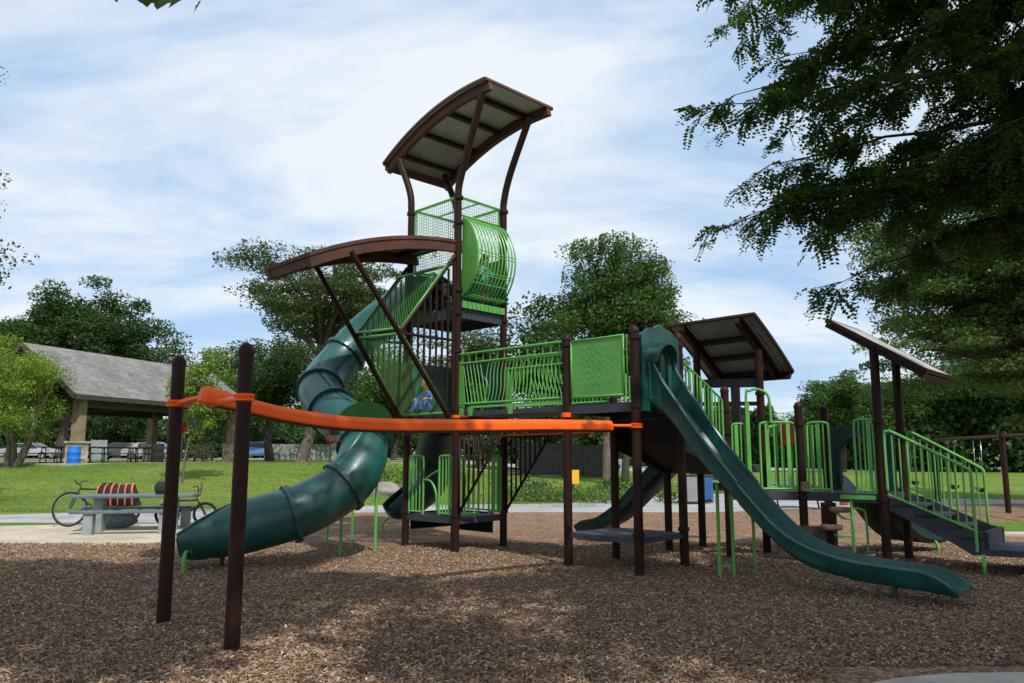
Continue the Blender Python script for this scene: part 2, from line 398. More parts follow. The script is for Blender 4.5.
# tower, lowest deck
railing(on(TL, TF, .07), on(TL, TF, .36), .59, 1.59, 4, (1,)); railing(on(TL, TF, .68), on(TL, TF, .94), .59, 1.59, 4, (3,))
railing(on(TF, TR, .08), on(TF, TR, .46), .59, 1.59, 4, (1,)); railing(on(TF, TR, .68), on(TF, TR, .94), .59, 1.59, 4, (3,))
railing(on(TB, TR, .08), on(TB, TR, .92), .59, 1.59, 8, (1, 7))
m = MB(); a = v(on(TL, TF, .36), 1.18); b = v(on(TL, TF, .68), 1.35)
m.tube(crom([a - Z * .03, lerp(a, b, .5) - Z * .0, b], 6), .017, 8)
m.tube(crom([a, lerp(a, b, .5) - Z * .12, v(on(TL, TF, .62), .95), v(on(TL, TF, .64), .66)], 6), .017, 8)
m.build('grab_bar', 'green_steel', PS)
m = MB(); m.slab([v(on(TB, TL, .1), .30), v(on(TB, TL, .9), .30), v(on(TB, TL, .9), .6), v(on(TB, TL, .1), .6)], (.03, .03, 0))
m.slab([v(on(TB, TR, .05), .24), v(on(TB, TR, .8), .24), v(on(TB, TR, .8), .6), v(on(TB, TR, .05), .6)], (-.02, -.03, 0))
cp = m.build('skirt_panel', 'dark_green_plastic', PS)
for t in (.25, .5, .72):
    c = v(on(TB, TL, t), .47) + V3((.035, .035, 0)); n_ = V3((.7, .7, 0))
    MB().tube([c, c + n_ * .012], .045, 14).build('round_window', 'tan_step', cp)

# --- bridge rails with wavy slanted bars
def bridge_rail(a, b, flip, label):
    m = MB(); A, B = v(a), v(b); L = (B - A).length; d = (B - A).normalized(); nn = V3((d.y, -d.x, 0))
    for z, r in ((3.28, .021), (3.12, .018), (2.44, .018)): m.tube([A + d * .07 + Z * z, B - d * .07 + Z * z], r, 8)
    m.beam(A + d * .35 + Z * 2.385, B - d * .07 + Z * 2.385, .012, .04)
    n = 27
    for i in range(n):
        x = .14 + (L - .28) * i / (n - 1); pts = []
        lean = (-.14 if i < 7 else .13) * (1 if not flip else -.9)
        for k in range(9):
            t = k / 8; off = math.sin(t * PI * 2) * .022 * (1 if i >= 7 else 0)
            pts.append(A + d * (x + lean * (t - .5) + off) + Z * (2.44 + t * .68))
        m.tube(pts, .0085, 6)
        if i % 2 == 0: m.tube([A + d * x + Z * 3.12, A + d * x + Z * 3.28], .007, 5)
    return m.build('bridge_railing', 'green_steel', PS, label)
bridge_rail(TF, HA, False, 'near bridge railing of slanted wavy bars')
bridge_rail(TR, HD, True, 'far bridge railing of slanted wavy bars')
for a, b in ((TF, HA), (TR, HD)):
    A, B = v(a), v(b); d = (B - A).normalized(); nn = V3((d.y, -d.x, 0)) * .012
    MB().slab([A + d * .06 + Z * 2.40, A + d * .20 + Z * 2.38, A + d * .22 + Z * 2.46, A + d * .13 + Z * 3.16, A + d * .06 + Z * 3.16], nn).build('end_plate', 'green_plastic', PS)
    for t in (.05, .14, .52): MB().beam(lerp(A, B, t) + Z * 2.24, lerp(A, B, t) + Z * 2.38, .03, .09, up=d).build('bracket', 'green_steel', PS)

# --- solid relief panel
A, B = v(HA), v(HB); d = (B - A).normalized(); nn = V3((d.y, -d.x, 0))
if nn.y > 0: nn = -nn
pan = MB().slab([A + d * .10 + Z * 2.40, A + d * 1.09 + Z * 2.40, A + d * 1.09 + Z * 3.27, A + d * .10 + Z * 3.27], nn * .02).build('relief_panel', 'green_plastic', PS, bevel=.006)
m = MB()
for q in ((.115, 2.425, 1.085, 2.425), (.115, 3.255, 1.085, 3.255), (.115, 2.425, .115, 3.255), (1.085, 2.425, 1.085, 3.255), (1.15, 2.40, 1.15, 3.25)):
    m.tube([A + d * q[0] + Z * q[1] + nn * .022, A + d * q[2] + Z * q[3] + nn * .022], .013, 8)
m.build('panel_frame', 'green_steel', pan)
rng_ = random.Random(4); m = MB()
for i in range(11):
    for seg in range(5):
        x = .30 + i * .055 + rng_.uniform(-.01, .01); z0 = 2.56 + seg * .118 + (.05 if i % 2 else 0) + rng_.uniform(-.02, .02); ln_ = rng_.uniform(.06, .11)
        if (i in (0, 10) and seg in (0, 4)) or rng_.random() < .08: continue
        m.tube([A + d * (x + .012 * k / 3) + Z * (z0 + ln_ * k / 6) + nn * .014 for k in range(7)], [.002, .009, .013, .014, .013, .009, .002], 6)
m.build('raised_ridges', 'green_plastic', pan)

# --- under-bridge slatted wedges (brown bars)
def wedge(a, dirv, L, ztop, zbot, n, label):
    A = v(a) + dirv * .08; m = MB()
    m.tube([A + Z * ztop, A + dirv * L + Z * ztop], .02, 8); m.tube([A + Z * zbot, A + dirv * L + Z * ztop], .024, 8); m.tube([A + Z * zbot, A + Z * ztop], .018, 8)
    for i in range(1, n):
        t = i / n; m.tube([A + dirv * L * t + Z * (zbot + (ztop - zbot) * t), A + dirv * L * t + Z * ztop], .017, 6)
    m.build('climber_side', 'brown_steel', PS, label)
wedge(TR, (v(HD) - v(TR)).normalized(), 1.0, 1.92, .66, 9, 'far slatted side of the climber below the bridge')
wedge(TF, (v(HA) - v(TF)).normalized(), 1.0, 1.95, .66, 9, 'near slatted side of the climber below the bridge')
m = MB(); dd = (v(HA) - v(TF)).normalized()
for i in range(1, 8):
    t = i / 8; p = v(TF) + dd * (.08 + t) + Z * (.66 + 1.27 * t); q = p
pass

# --- roofs
def roof(c00, c10, c01, bulge, name, purlins, beam_in=.12, bmat='brown_beam', label=None, bd=.10):
    """c00 low-left, c10 low-right, c01 high-left (3D); arc runs low -> high"""
    c00, c10, c01 = V3(c00), V3(c10), V3(c01); w = (c10 - c00).normalized(); W = (c10 - c00).length; sl = c01 - c00; L = sl.length
    nrm = w.cross(sl).normalized()
    if nrm.z < 0: nrm = -nrm
    def pt(t, x, h=0): return c00 + sl * t + w * x + nrm * (h + bulge * 4 * t * (1 - t))
    rt = empty_part(name, PS, label)
    K = 16
    n = int(W / .02)
    def sheet(h0, thick):
        rings = []
        for k in range(K + 1):
            t = k / K; rings.append([pt(t, W * j / n, h0 + (.010 * math.sin(j * PI / 2))) for j in range(n + 1)])
        return rings
    top = sheet(.10, 0); bot = sheet(.085, 0); m = MB()
    m.sweep(bot, closed=False, smooth=False); s2 = MB(); s2.sweep(top, closed=False, smooth=False)
    m.build('roof_soffit', 'panel_steel', rt)
    s2.build('roof_sheet', 'roof_top_steel', rt)
    ed = MB()                                             # edge trims
    for x in (0, W):
        ed.sweep([[pt(k / K, x + sx, h) for sx, h in ((-.014, .06), (.014, .06), (.014, .115), (-.014, .115))] for k in range(K + 1)], smooth=False)
    for t in (0, 1): ed.beam(pt(t, 0, .088), pt(t, W, .088), .03, .055, up=nrm)
    ed.build('edge_trim', bmat, rt)
    MB().beam(pt(.012, .02, .0), pt(.012, W - .02, .0), .05, .06 + bd, up=nrm).build('eave_beam', bmat, rt)
    for x in (beam_in, W - beam_in):
        bm_ = MB(); bm_.sweep([[pt(-.0 + (k / K), x + sx, h) for sx, h in ((-.045, -bd), (.045, -bd), (.045, .078), (-.045, .078))] for k in range(K + 1)], smooth=False)
        bm_.build('roof_beam', bmat, rt)
    for t in purlins:
        MB().beam(pt(t, beam_in + .05, .035), pt(t, W - beam_in - .05, .035), .07, .08, up=nrm).build('purlin', 'brown_steel', rt)
    return rt
def empty_part(name, parent, label=None):
    o = bpy.data.objects.new(name, None); C.objects.link(o); o.parent = parent; o.empty_display_size = .1
    if label: o['label'] = label
    return o
roof((-2.52, 14.74, 7.18), (-1.30, 15.94, 7.18), (-.45, 12.62, 7.90), .23, 'roof', (.12, .34, .58, .82), label='topmost curved roof over the tall tower')
# canopy over the net climber: low end far out to the left
d_out = V3((-.70, -.71, 0))
Q = v(TF, 5.18) + d_out * -.10; T_ = v(TL, 5.18) + d_out * -.10
roof((-2.94, 11.16, 4.42), tuple(v(TL) + d_out * 2.86 + Z * 4.42), tuple(Q), .16, 'canopy', (.1, .35, .6, .85), beam_in=.05, label='curved brown canopy reaching out over the net climber')
# right roofs
roof(tuple(lerp(v(CD), v(CC), 1.18) + E2 * .78 + Z * 2.95), tuple(lerp(v(CD), v(CC), -.20) + E2 * .78 + Z * 2.95), tuple(lerp(v(CD), v(CC), 1.18) - E2 * .56 + Z * 3.80), 0.03, 'roof', (.06, .36, .66), beam_in=.3, bmat='brown_steel', bd=.06, label='small sloping roof behind the open slide')
roof(tuple(v(DB) - E2 * .12 + E1 * .68 + Z * 2.70), tuple(v(DC) + E2 * .25 + E1 * .68 + Z * 2.70), tuple(v(DB) - E2 * .12 - E1 * .68 + Z * 3.58), 0.0, 'roof', (.1, .5, .9), beam_in=.12, bmat='brown_steel', bd=.02, label='rightmost leaning roof seen edge on')

# --- slanted poles and net climber on the left of the tower
pa, pb = V3((-2.46, 11.66, 4.68)), v(TF, 2.22) + V3((-.12, -.10, 0))
qa, qb = V3((-3.33, 12.68, 4.84)), v(TL, 2.22) + V3((-.10, -.10, 0))
MB().tube([pa, pb], .044, 12).build('slanted_pole', 'brown_steel', PS, 'slanted pole nearest the orange rail')
MB().tube([qa, qb], .044, 12).build('slanted_pole', 'brown_steel', PS, 'slanted pole on the far side of the net')
kn, kf = lerp(pa, pb, .47), lerp(qa, qb, .475)
tn, tf = v(TF, 5.0) + V3((-.05, -.05, 0)), v(TL, 5.0) + V3((-.05, -.05, 0))
for a, b, top, foot in ((kn, tn, pb, TF), (kf, tf, qb, TL)):
    m = MB(); m.tube([a, b], .036, 10)
    w0 = lerp(a, v(foot, a.z), .93); m.tube([a, w0], .024, 8)
    xs = 9
    for i in range(1, xs + 1):
        t = .93 * i / xs; base_xy = lerp(a, v(foot, a.z), t)
        zt = a.z + (b.z - a.z) * t; zb = a.z + (top.z - a.z) * t
        m.tube([V3((base_xy.x, base_xy.y, zb + .02)), V3((base_xy.x, base_xy.y, zt))], .020 if i < xs else .034, 8)
    m.build('barred_side', 'brown_steel', PS)
def netpatch(a, b, c, d, step, r, m, diag=True):         # a-b bottom, d-c top
    a, b, c, d = map(V3, (a, b, c, d)); U = ((b - a).length + (c - d).length) / 2; W = ((d - a).length + (c - b).length) / 2
    P = lambda u, w: lerp(lerp(a, b, u), lerp(d, c, u), w)
    if diag:
        n = int((U + W) / step)
        for s_ in (1, -1):
            for i in range(-int(W / step) - 1, int(U / step) + 1):
                x0 = i * step; u0, w0 = x0, 0; u1, w1 = x0 + W, W
                if u0 < 0: w0 = -u0; u0 = 0
                if u1 > U: w1 -= (u1 - U); u1 = U
                if w1 <= w0: continue
                q0, q1 = (u0 / U, w0 / W), (u1 / U, w1 / W)
                if s_ < 0: q0, q1 = (1 - q0[0], q0[1]), (1 - q1[0], q1[1])
                m.tube([P(*q0), P(*q1)], r, 4, False)
    else:
        for i in range(int(U / step) + 1): m.tube([P(i * step / U, 0), P(i * step / U, 1)], r, 4, False)
        for i in range(int(W / step) + 1): m.tube([P(0, i * step / W), P(1, i * step / W)], r, 4, False)
nb, nf = lerp(pa, pb, .97), lerp(qa, qb, .97)
of = V3((.03, .03, 0))
f = MB()
for a, b in ((nb, kn), (nf, kf), (kn, kf), (nb, nf)): f.tube([a + of, b + of], .022, 8)
fr = f.build('net_frame', 'green_steel', PS, 'lower wire net frame of the net climber')
m = MB(); netpatch(nb + of, nf + of, kf + of, kn + of, .07, .0023, m); m.build('wire_net', 'green_steel', fr)
up_ = Z * .09; k2n, k2f, t2n, t2f = kn + up_, kf + up_, lerp(kn, tn, .80) + up_, lerp(kf, tf, .80) + up_
f = MB()
for a, b in ((k2n, t2n), (k2f, t2f), (k2n, k2f), (t2n, t2f)): f.tube([a + of, b + of], .022, 8)
fr = f.build('net_frame', 'green_steel', PS, 'upper wire net frame of the net climber')
m = MB(); netpatch(k2n + of, k2f + of, t2f + of, t2n + of, .07, .0023, m); m.build('wire_net', 'green_steel', fr)

# --- wire cage at the tower top
zc0, zc1 = 5.10, 6.10; sq = [TL, TF, TR, TB]
f = MB(); w_ = MB()
cen = v(on(TF, TB, .5))
ins = [tuple((cen + (v(p) - cen) * .90)[:2]) for p in sq]
for i in range(4):
    a, b = ins[i], ins[(i + 1) % 4]; lo = 5.78 if i == 1 else 4.9
    f.tube([v(a, zc1), v(b, zc1)], .026, 8); f.tube([v(a, lo), v(b, lo)], .022, 8)
    f.tube([v(a, lo), v(a, zc1)], .018, 8); f.tube([v(b, lo), v(b, zc1)], .018, 8)
    netpatch(v(a, lo), v(b, lo), v(b, zc1), v(a, zc1), .055, .003, w_, diag=False)
f.tube([v(on(ins[0], ins[3], .5), zc1), v(on(ins[1], ins[2], .5), zc1)], .015, 8)
fr = f.build('cage_frame', 'green_steel', PS); w_.build('cage_mesh', 'green_steel', fr)
# teal wall behind the net and upper tube entrance
def plate(name, a, b, z0, z1, mat, th=.03, label=None, hole=None):
    A, B = v(a), v(b); d = (B - A).normalized(); nn = V3((d.y, -d.x, 0)) * th; L = (B - A).length
    if not hole: return MB().slab([A + Z * z0, B + Z * z0, B + Z * z1, A + Z * z1], nn).build(name, mat, PS, label, bevel=.008)
    hc, hw, hb, ht = hole                                   # arch opening: centre, half width, bottom, springing
    arch = [A + d * (hc + hw * math.cos(PI - PI * k / 12)) + Z * (ht + hw * math.sin(PI * k / 12)) for k in range(13)]
    out = [A + Z * z0, A + Z * (z1 - .12), A + d * L * .12 + Z * (z1 - .1), A + d * L * .2 + Z * (z1 - .03), A + d * L * .35 + Z * (z1 - .02), A + d * L * .5 + Z * (z1 + .04),
           A + d * L * .65 + Z * (z1 - .02), A + d * L * .8 + Z * (z1 - .03), A + d * L * .88 + Z * (z1 - .1), B + Z * (z1 - .12), B + Z * z0]
    inn = [A + d * (hc - hw) + Z * z0] + arch + [A + d * (hc + hw) + Z * z0]
    m = MB(); k1, k2 = len(out), len(inn)
    rings_o = []; # strip both loops to equal count
    NN = 41
    def res(pts):
        ls = [0]
        for i in range(1, len(pts)): ls.append(ls[-1] + (pts[i] - pts[i - 1]).length)
        o = []
        for j in range(NN):
            s_ = ls[-1] * j / (NN - 1); i = 1
            while i < len(pts) - 1 and ls[i] < s_: i += 1
            o.append(lerp(pts[i - 1], pts[i], (s_ - ls[i - 1]) / max(1e-6, ls[i] - ls[i - 1])))
        return o
    O, I = res(out), res(inn)
    rings = [[O[j], I[j], I[j] + nn, O[j] + nn] for j in range(NN)]
    m.sweep(rings, closed=True, caps=True, smooth=False)
    ob = m.build(name, mat, PS, label)
    lip = MB(); prof = [I[j] for j in range(3, NN - 3)]
    lip.tube([p + nn * 1.2 for p in prof], .035, 8); lip.build('hood_lip', mat, ob)
    return ob
plate('entrance_wall', on(TL, TB, .06), on(TL, TB, .94), 4.12, 5.0, 'teal_plastic', -.03, 'teal wall of the tall tower at the long tube slide', (.56, .38, 4.12, 4.42))
plate('entrance_wall', on(TB, TR, .06), on(TB, TR, .94), 4.12, 5.15, 'teal_plastic', .03, 'teal rear wall of the topmost tower deck')
plate('entrance_wall', on(TB, TR, .06), on(TB, TR, .94), 2.34, 3.35, 'dark_tube_plastic', .03, 'dark arched wall on the middle tower deck', (.5, .36, 2.34, 2.75))
plate('entrance_wall', on(TL, TB, .06), on(TL, TB, .94), 2.34, 3.25, 'teal_plastic', .03, 'teal wall on the middle tower deck')

# --- bubble window of bent bars on the tower's right face
A, B = v(TF), v(TR); d = (B - A).normalized(); o = E1
def arcpt(x, t, dep=.40): return A + d * x + o * (dep * math.sin(PI * t) ** .62) + Z * (4.30 + 1.42 * t)
Lb = (B - A).length; m = MB(); nb_ = 12
for i in range(nb_):
    x = .12 + (Lb - .22) * i / (nb_ - 1)
    m.tube([arcpt(x, k / 18) for k in range(19)], .016, 6)
for t in (.5, .54, .26, .29, .16): m.tube([arcpt(.12, t), arcpt(Lb - .1, t)], .010, 6)
for x0 in range(9): m.tube([A + d * (.14 + x0 * .1) + Z * 4.3 + o * .02, A + d * (.14 + x0 * .1) + Z * 4.3 + o * .30], .01, 6)
bw = m.build('bubble_window', 'green_steel', PS)
for x in (.09,):
    pts = [arcpt(x, k / 14) for k in range(15)]
    MB().slab(pts, d * .015).build('side_plate', 'green_plastic', bw)
MB().beam(A + d * .05 + Z * 4.16 + o * .06, B - d * .05 + Z * 4.16 + o * .06, .03, .12).build('sill', 'green_plastic', bw)

# --- orange overhead rail
path = crom([(-2.93, 7.36, 2.165), (-2.66, 7.54, 2.10), (-2.2, 7.85, 1.99), (-1.55, 8.35, 1.925), (-.4, 9.22, 1.945), (.5, 9.90, 1.975), (1.30, 10.50, 1.985)], 8)
m = MB(); rings = []
for i, p in enumerate(path):
    t = (path[min(i + 1, len(path) - 1)] - path[max(i - 1, 0)]).normalized(); sd = t.cross(Z).normalized(); u = sd.cross(t)
    k = 1.0 + .32 * max(0, 1 - i / 9) - (.35 if i == 0 else 0)
    w, h = .078 * k, .066 * k
    rings.append([p + sd * x * w + u * z * h for x, z in ((-.85, -1), (.85, -1), (1, -.85), (1, .30), (.55, 1), (-.55, 1), (-1, .30), (-1, -.85))])
m.sweep(rings, smooth=False)
rail = m.build('overhead_rail', 'orange_plastic', PS, 'long orange overhead glide rail', bevel=.014)
for p_ in rail.data.polygons: p_.use_smooth = True
MB().sweep([[p - Z * (.067 - dz) + s_ for s_, dz in ((V3((.02, -.02, 0)), 0), (V3((-.02, .02, 0)), 0), (V3((-.02, .02, 0)), -.02), (V3((.02, -.02, 0)), -.02))] for p in path[4:]], smooth=False).build('glide_track', 'black_steel', rail)
def oclamp(p, z, to, r=.028):
    m = MB(); m.lathe((p[0], p[1], z - .035), [(.070, 0), (.09, .008), (.09, .025), (.078, .03), (.09, .045), (.09, .062), (.070, .07)], 18)
    m.tube([V3((p[0], p[1], z)) + (V3(to) - v(p, z)).normalized() * .07, V3(to)], [r * 1.1, r], 10)
    m.build('rail_bracket', 'orange_plastic', rail)
oclamp(P1, 2.10, (-2.93, 7.40, 2.14)); oclamp(P2, 2.085, (-2.80, 7.42, 2.09)); oclamp(HB, 1.99, (1.25, 10.46, 1.985), .02)
# thin orange hand bars under the bridge
m = MB(); m.lathe((TF[0], TF[1], 2.205), [(.07, 0), (.088, .01), (.088, .05), (.07, .06)], 16); m.tube([v(TF, 2.235), v(TF, 2.235) + V3((.22, -.17, .0))], .022, 8)
m.lathe((HA[0], HA[1], 2.14), [(.07, 0), (.09, .01), (.09, .07), (.07, .08)], 16); m.tube([v(TR, 2.12), v(HD, 2.12)], .018, 8)
m.tube([v(TR, 1.93) + V3((-.12, -.35, 0)), v(HD, 1.95) + V3((-.3, -.2, 0))], .016, 8)
m.build('hand_bar', 'orange_plastic', PS)
# glide trolley
c = at(334, 436, 8.12)
m = MB(); m.box(c + Z * .035, (.10, .05, .05), R(36)); m.tube([c + V3((-.07, -.04, .02)), c + V3((-.04, -.03, -.09))], .008, 6); m.tube([c + V3((.07, .04, .02)), c + V3((.05, .03, -.07))], .008, 6)
tr = m.build('glide_trolley', 'black_steel', PS)
MB().tube(crom([c + V3((-.06, -.04, .0)), c + V3((-.055, -.04, -.05)), c + V3((.05, .035, -.055)), c + V3((.06, .04, -.03))], 5), .011, 8).build('handle', 'red_steel', tr)

# --- tube slides
def tube_slide(name, pts, r, mat, flanges, exit_n, legs, label, k=8, leg_r=.03, open_start=False):
    path = crom(pts, k); n = 28; rings = []; K = len(path)
    for i, p in enumerate(path):
        t = (path[min(i + 1, K - 1)] - path[max(i - 1, 0)]).normalized(); sd = t.cross(Z).normalized(); u = sd.cross(t)
        e = max(0, (i - (K - 1 - exit_n)) / exit_n); th = PI * .9985 - e ** 1.0 * PI * (.56 if exit_n > 20 else .43)
        rr = r * (1 - .10 * e - .35 * max(0, e - .8)); lift = r * (.10 * e + .9 * max(0, e - .85))
        ring = []
        for j in range(n):
            a = -th + 2 * th * j / (n - 1); ring.append(p + sd * math.sin(a) * rr - u * math.cos(a) * rr + Z * (lift * max(0, math.cos(a)) if e > .5 else 0))
        rings.append(ring)
    m = MB(); m.sweep(rings, closed=False)
    ob = m.build(name, mat, PS, label)
    so = ob.modifiers.new('wall', 'SOLIDIFY'); so.thickness = .022; so.offset = -1
    for fi in flanges:
        i = int(fi * (K - 1)); p = path[i]; t = (path[min(i + 1, K - 1)] - path[i - 1]).normalized()
        m = MB(); sd = t.cross(Z).normalized(); u = sd.cross(t)
        prof = [(r + .002, -.035), (r + .05, -.03), (r + .05, .03), (r + .002, .035)]
        m.sweep([[p + t * z + (sd * math.cos(a) + u * math.sin(a)) * q for q, z in prof] for a in [2 * PI * j / 36 for j in range(37)]], closed=True, caps=False, smooth=False)
        for j in range(16):
            a = 2 * PI * j / 16; q = p + (sd * math.cos(a) + u * math.sin(a)) * (r + .035); m.tube([q - t * .05, q + t * .05], .015, 6)
        m.build('flange_ring', mat, ob)
    for lp in legs: MB().tube(lp, leg_r, 10).build('support_leg', 'green_steel', ob)
    return ob
ts = tube_slide('tube_slide', [(-1.30, 14.45, 4.55), (-1.75, 14.75, 4.53), (-2.25, 15.12, 4.42), (-2.85, 15.3, 4.02), (-3.34, 15.0, 3.37), (-3.50, 14.3, 2.80), (-3.12, 13.55, 2.36), (-2.62, 13.05, 2.02), (-2.36, 12.6, 1.66), (-2.52, 12.2, 1.18), (-3.11, 11.9, .80), (-3.70, 11.62, .62), (-4.15, 11.44, .52), (-4.68, 11.22, .42)],
   .385, 'teal_plastic', (.295, .39, .47, .60, .705, .795), 14,
   [[(-2.75, 12.91, -.05), (-2.75, 12.91, 1.6)], [(-2.26, 13.30, -.05), (-2.26, 13.3, 1.7)], [(-3.48, 15.12, -.05), (-3.48, 15.12, 3.0)], [(-3.01, 15.12, -.05), (-3.01, 15.12, 3.5)],
    crom([(-4.46, 10.98, -.05), (-4.46, 10.98, .22), (-4.43, 11.04, .32), (-4.34, 11.2, .34)], 4)], 'long winding teal tube slide from the tall tower', leg_r=.026)
MB().tube([(-4.15, 11.55, -.02), (-4.15, 11.55, .16)], .03, 10).build('support_leg', 'black_steel', ts)
MB().box((-4.42, 11.03, .33), (.13, .03, .12), R(-25)).build('exit_bracket', 'teal_plastic', ts)
# dark round end plate in the bend
c = at(363, 425, 12.35); nrm = V3((-.15, -.93, .33)).normalized(); sd = nrm.cross(Z).normalized(); u = sd.cross(nrm)
MB().slab([c + (sd * math.cos(a) * .47 + u * math.sin(a) * .40) for a in [PI * j / 24 for j in range(25)]], -nrm * .03).build('end_plate', 'dark_green_plastic', ts)
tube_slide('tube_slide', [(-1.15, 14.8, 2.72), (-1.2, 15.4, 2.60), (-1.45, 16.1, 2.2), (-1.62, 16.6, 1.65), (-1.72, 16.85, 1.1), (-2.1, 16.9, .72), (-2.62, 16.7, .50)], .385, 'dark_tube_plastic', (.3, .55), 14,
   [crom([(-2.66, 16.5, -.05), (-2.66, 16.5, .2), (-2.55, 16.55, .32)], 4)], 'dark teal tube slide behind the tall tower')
# --- open slides
def open_slide(path, d, prof, w, mat, label, name='open_slide'):
    sd = V3((-d.y, d.x, 0)); rings = []
    for p, b, t in path:
        f_ = b + .05; h = w / 2
        sec = [(-h + .08, b), (-h + .01, b + .07), (-h, t - .03), (-h - .015, t), (-h, t + .018), (-h + .03, t + .02), (-h + .045, t), (-h + .055, f_ + .08), (-h + .10, f_ + .01), (0, f_),
               (h - .10, f_ + .01), (h - .055, f_ + .08), (h - .045, t), (h - .03, t + .02), (h, t + .018), (h + .015, t), (h, t - .03), (h - .01, b + .07), (h - .08, b)]
        rings.append([p + sd * x + Z * z for x, z in sec])
    return MB().sweep(rings).build(name, mat, PS, label)
d_s = V3((.727, -.686, 0)); C0 = V3((2.06, 11.05, 0))
samp = [(-.10, 2.26, 3.02), (.0, 2.25, 3.00), (.10, 2.24, 2.88), (.25, 2.14, 2.62), (.45, 1.92, 2.34), (.84, 1.44, 1.80), (1.28, 1.00, 1.28), (1.31, .955, 1.22), (1.75, .54, .76), (2.12, .32, .54), (2.6, .22, .42), (3.1, .18, .385), (3.35, .17, .37), (3.52, .155, .31), (3.64, .14, .235), (3.70, .15, .20)]
xs = crom([(a, b, c) for a, b, c in samp], 5)
sl = open_slide([(C0 + d_s * q.x, q.y, q.z) for q in xs], d_s, None, .58, 'teal_plastic', 'long open teal slide in front')
for p, top in (((2.74, 10.56), 1.28), ((2.94, 10.64), 1.16), ((3.39, 11.27), .9)):
    pass
m = MB(); m.tube([(2.72, 10.58, -.05), (2.72, 10.58, 1.22)], .024, 10); m.build('support_leg', 'green_steel', sl)
m = MB(); m.tube([(2.92, 10.64, -.05), (2.92, 10.64, 1.12)], .024, 10); m.build('support_leg', 'green_steel', sl)
m = MB(); m.tube([(2.72, 10.58, .16), (2.92, 10.64, .16)], .015, 8); m.build('cross_bar', 'green_steel', sl)
MB().tube([(3.39, 11.27, -.05), (3.39, 11.27, .66), (3.36, 11.2, .72), (3.2, 10.3, .76)], .022, 10).build('support_leg', 'green_steel', sl)
MB().tube([(4.24, 8.99, -.05), (4.24, 8.99, .24)], .032, 10).build('support_leg', 'teal_plastic', sl)
plate('slide_hood', on(HB, HC, .075), on(HB, HC, .925), 2.2, 3.40, 'teal_plastic', .06, 'teal arched hood at the head of the open slide', (.43, .25, 2.2, 2.90))
# lip tunnel of the hood
A, B = v(on(HB, HC, .075)), v(on(HB, HC, .925)); dd = (B - A).normalized(); oo = V3((dd.y, -dd.x, 0))
rings = []
for k in range(15):
    a = PI - PI * k / 14; q = A + dd * (.43 + .30 * math.cos(a)) + Z * (2.88 + .30 * math.sin(a)); q2 = A + dd * (.43 + .25 * math.cos(a)) + Z * (2.88 + .25 * math.sin(a))
    rings.append([q + oo * .05, q + oo * (.20 + .05 * math.sin(a)), q2 + oo * (.20 + .05 * math.sin(a)), q2 + oo * .05])
MB().sweep(rings, smooth=True).build('hood_canopy', 'teal_plastic', PS)
# curved slide behind going left
d_b = V3((-.70, .715, 0)); C1 = V3((2.95, 13.68, 0))
pth = []
for q in crom([(0, 1.42, 1.72), (.3, 1.25, 1.6), (.8, .85, 1.15), (1.3, .46, .72), (1.75, .26, .46), (2.1, .2, .38), (2.3, .17, .28)], 5): pth.append((C1 + d_b * q.x * .98, q.y, q.z))
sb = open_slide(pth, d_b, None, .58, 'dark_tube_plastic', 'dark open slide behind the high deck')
for p in ((1.52, 14.95), (1.75, 15.15)): MB().tube([(*p, -.05), (*p, .25)], .025, 8).build('support_leg', 'green_steel', sb)

d_r = V3((.84, .54, 0)).normalized(); C2 = V3((5.58, 12.75, 0)); pth = []
for q in crom([(-.1, .96, 1.25), (.15, .86, 1.25), (.45, .62, 1.05), (.8, .36, .75), (1.2, .20, .55), (1.55, .16, .46), (1.9, .16, .40), (2.0, .2, .32)], 5): pth.append((C2 + d_r * q.x * .92, q.y, q.z))
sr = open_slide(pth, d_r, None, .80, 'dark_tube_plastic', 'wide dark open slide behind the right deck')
MB().tube(crom([(6.95, 13.15, -.05), (6.95, 13.15, .15), (6.9, 13.3, .28)], 4), .024, 8).build('support_leg', 'green_steel', sr)

# --- stair from high deck down to landing, with dark sides
a0, a1, b0, b1 = v(HC, 2.30), v(CB, 1.47), v(HD, 2.30), v(CA, 1.47)
for a, b in ((a0, a1), (b0, b1)):
    MB().slab([a, b, b - Z * .22, lerp(a, b, .5) - Z * .40, a - Z * .62], V3((.02, -.02, 0))).build('stair_side', 'black_steel', PS)
for i in range(4):
    t = (i + .5) / 4; p, q = lerp(a0, a1, t), lerp(b0, b1, t); p.z = q.z = 2.32 - .17 * (i + 1)
    MB().beam(p, q, .34, .05).build('stair_tread', 'deck_vinyl', PS)
m = MB(); m.slab([v(HC, 2.2) - E1 * .02, v(HD, 2.2) + E1 * .02, v(HD, 1.75) + E1 * .02 + E2 * .35, v(HC, 1.75) - E1 * .02 + E2 * .35], E2 * .03)
m.slab([v(HC, 1.75) + E2 * .35, v(HD, 1.75) + E2 * .35, v(CA, 1.30), v(CB, 1.30)], (0, 0, .03)); m.build('stair_underside', 'black_steel', PS)
railing(on(HC, CB, .06), on(HC, CB, .93), 2.20, 2.98, 11, (2, 5, 8), zb0=1.56, zb1=2.47, label='sloping stair railing behind the open slide')
railing(on(HD, CA, .06), on(HD, CA, .93), 2.20, 2.98, 11, (2, 8), zb0=1.56, zb1=2.47, label='sloping stair railing on the far side')
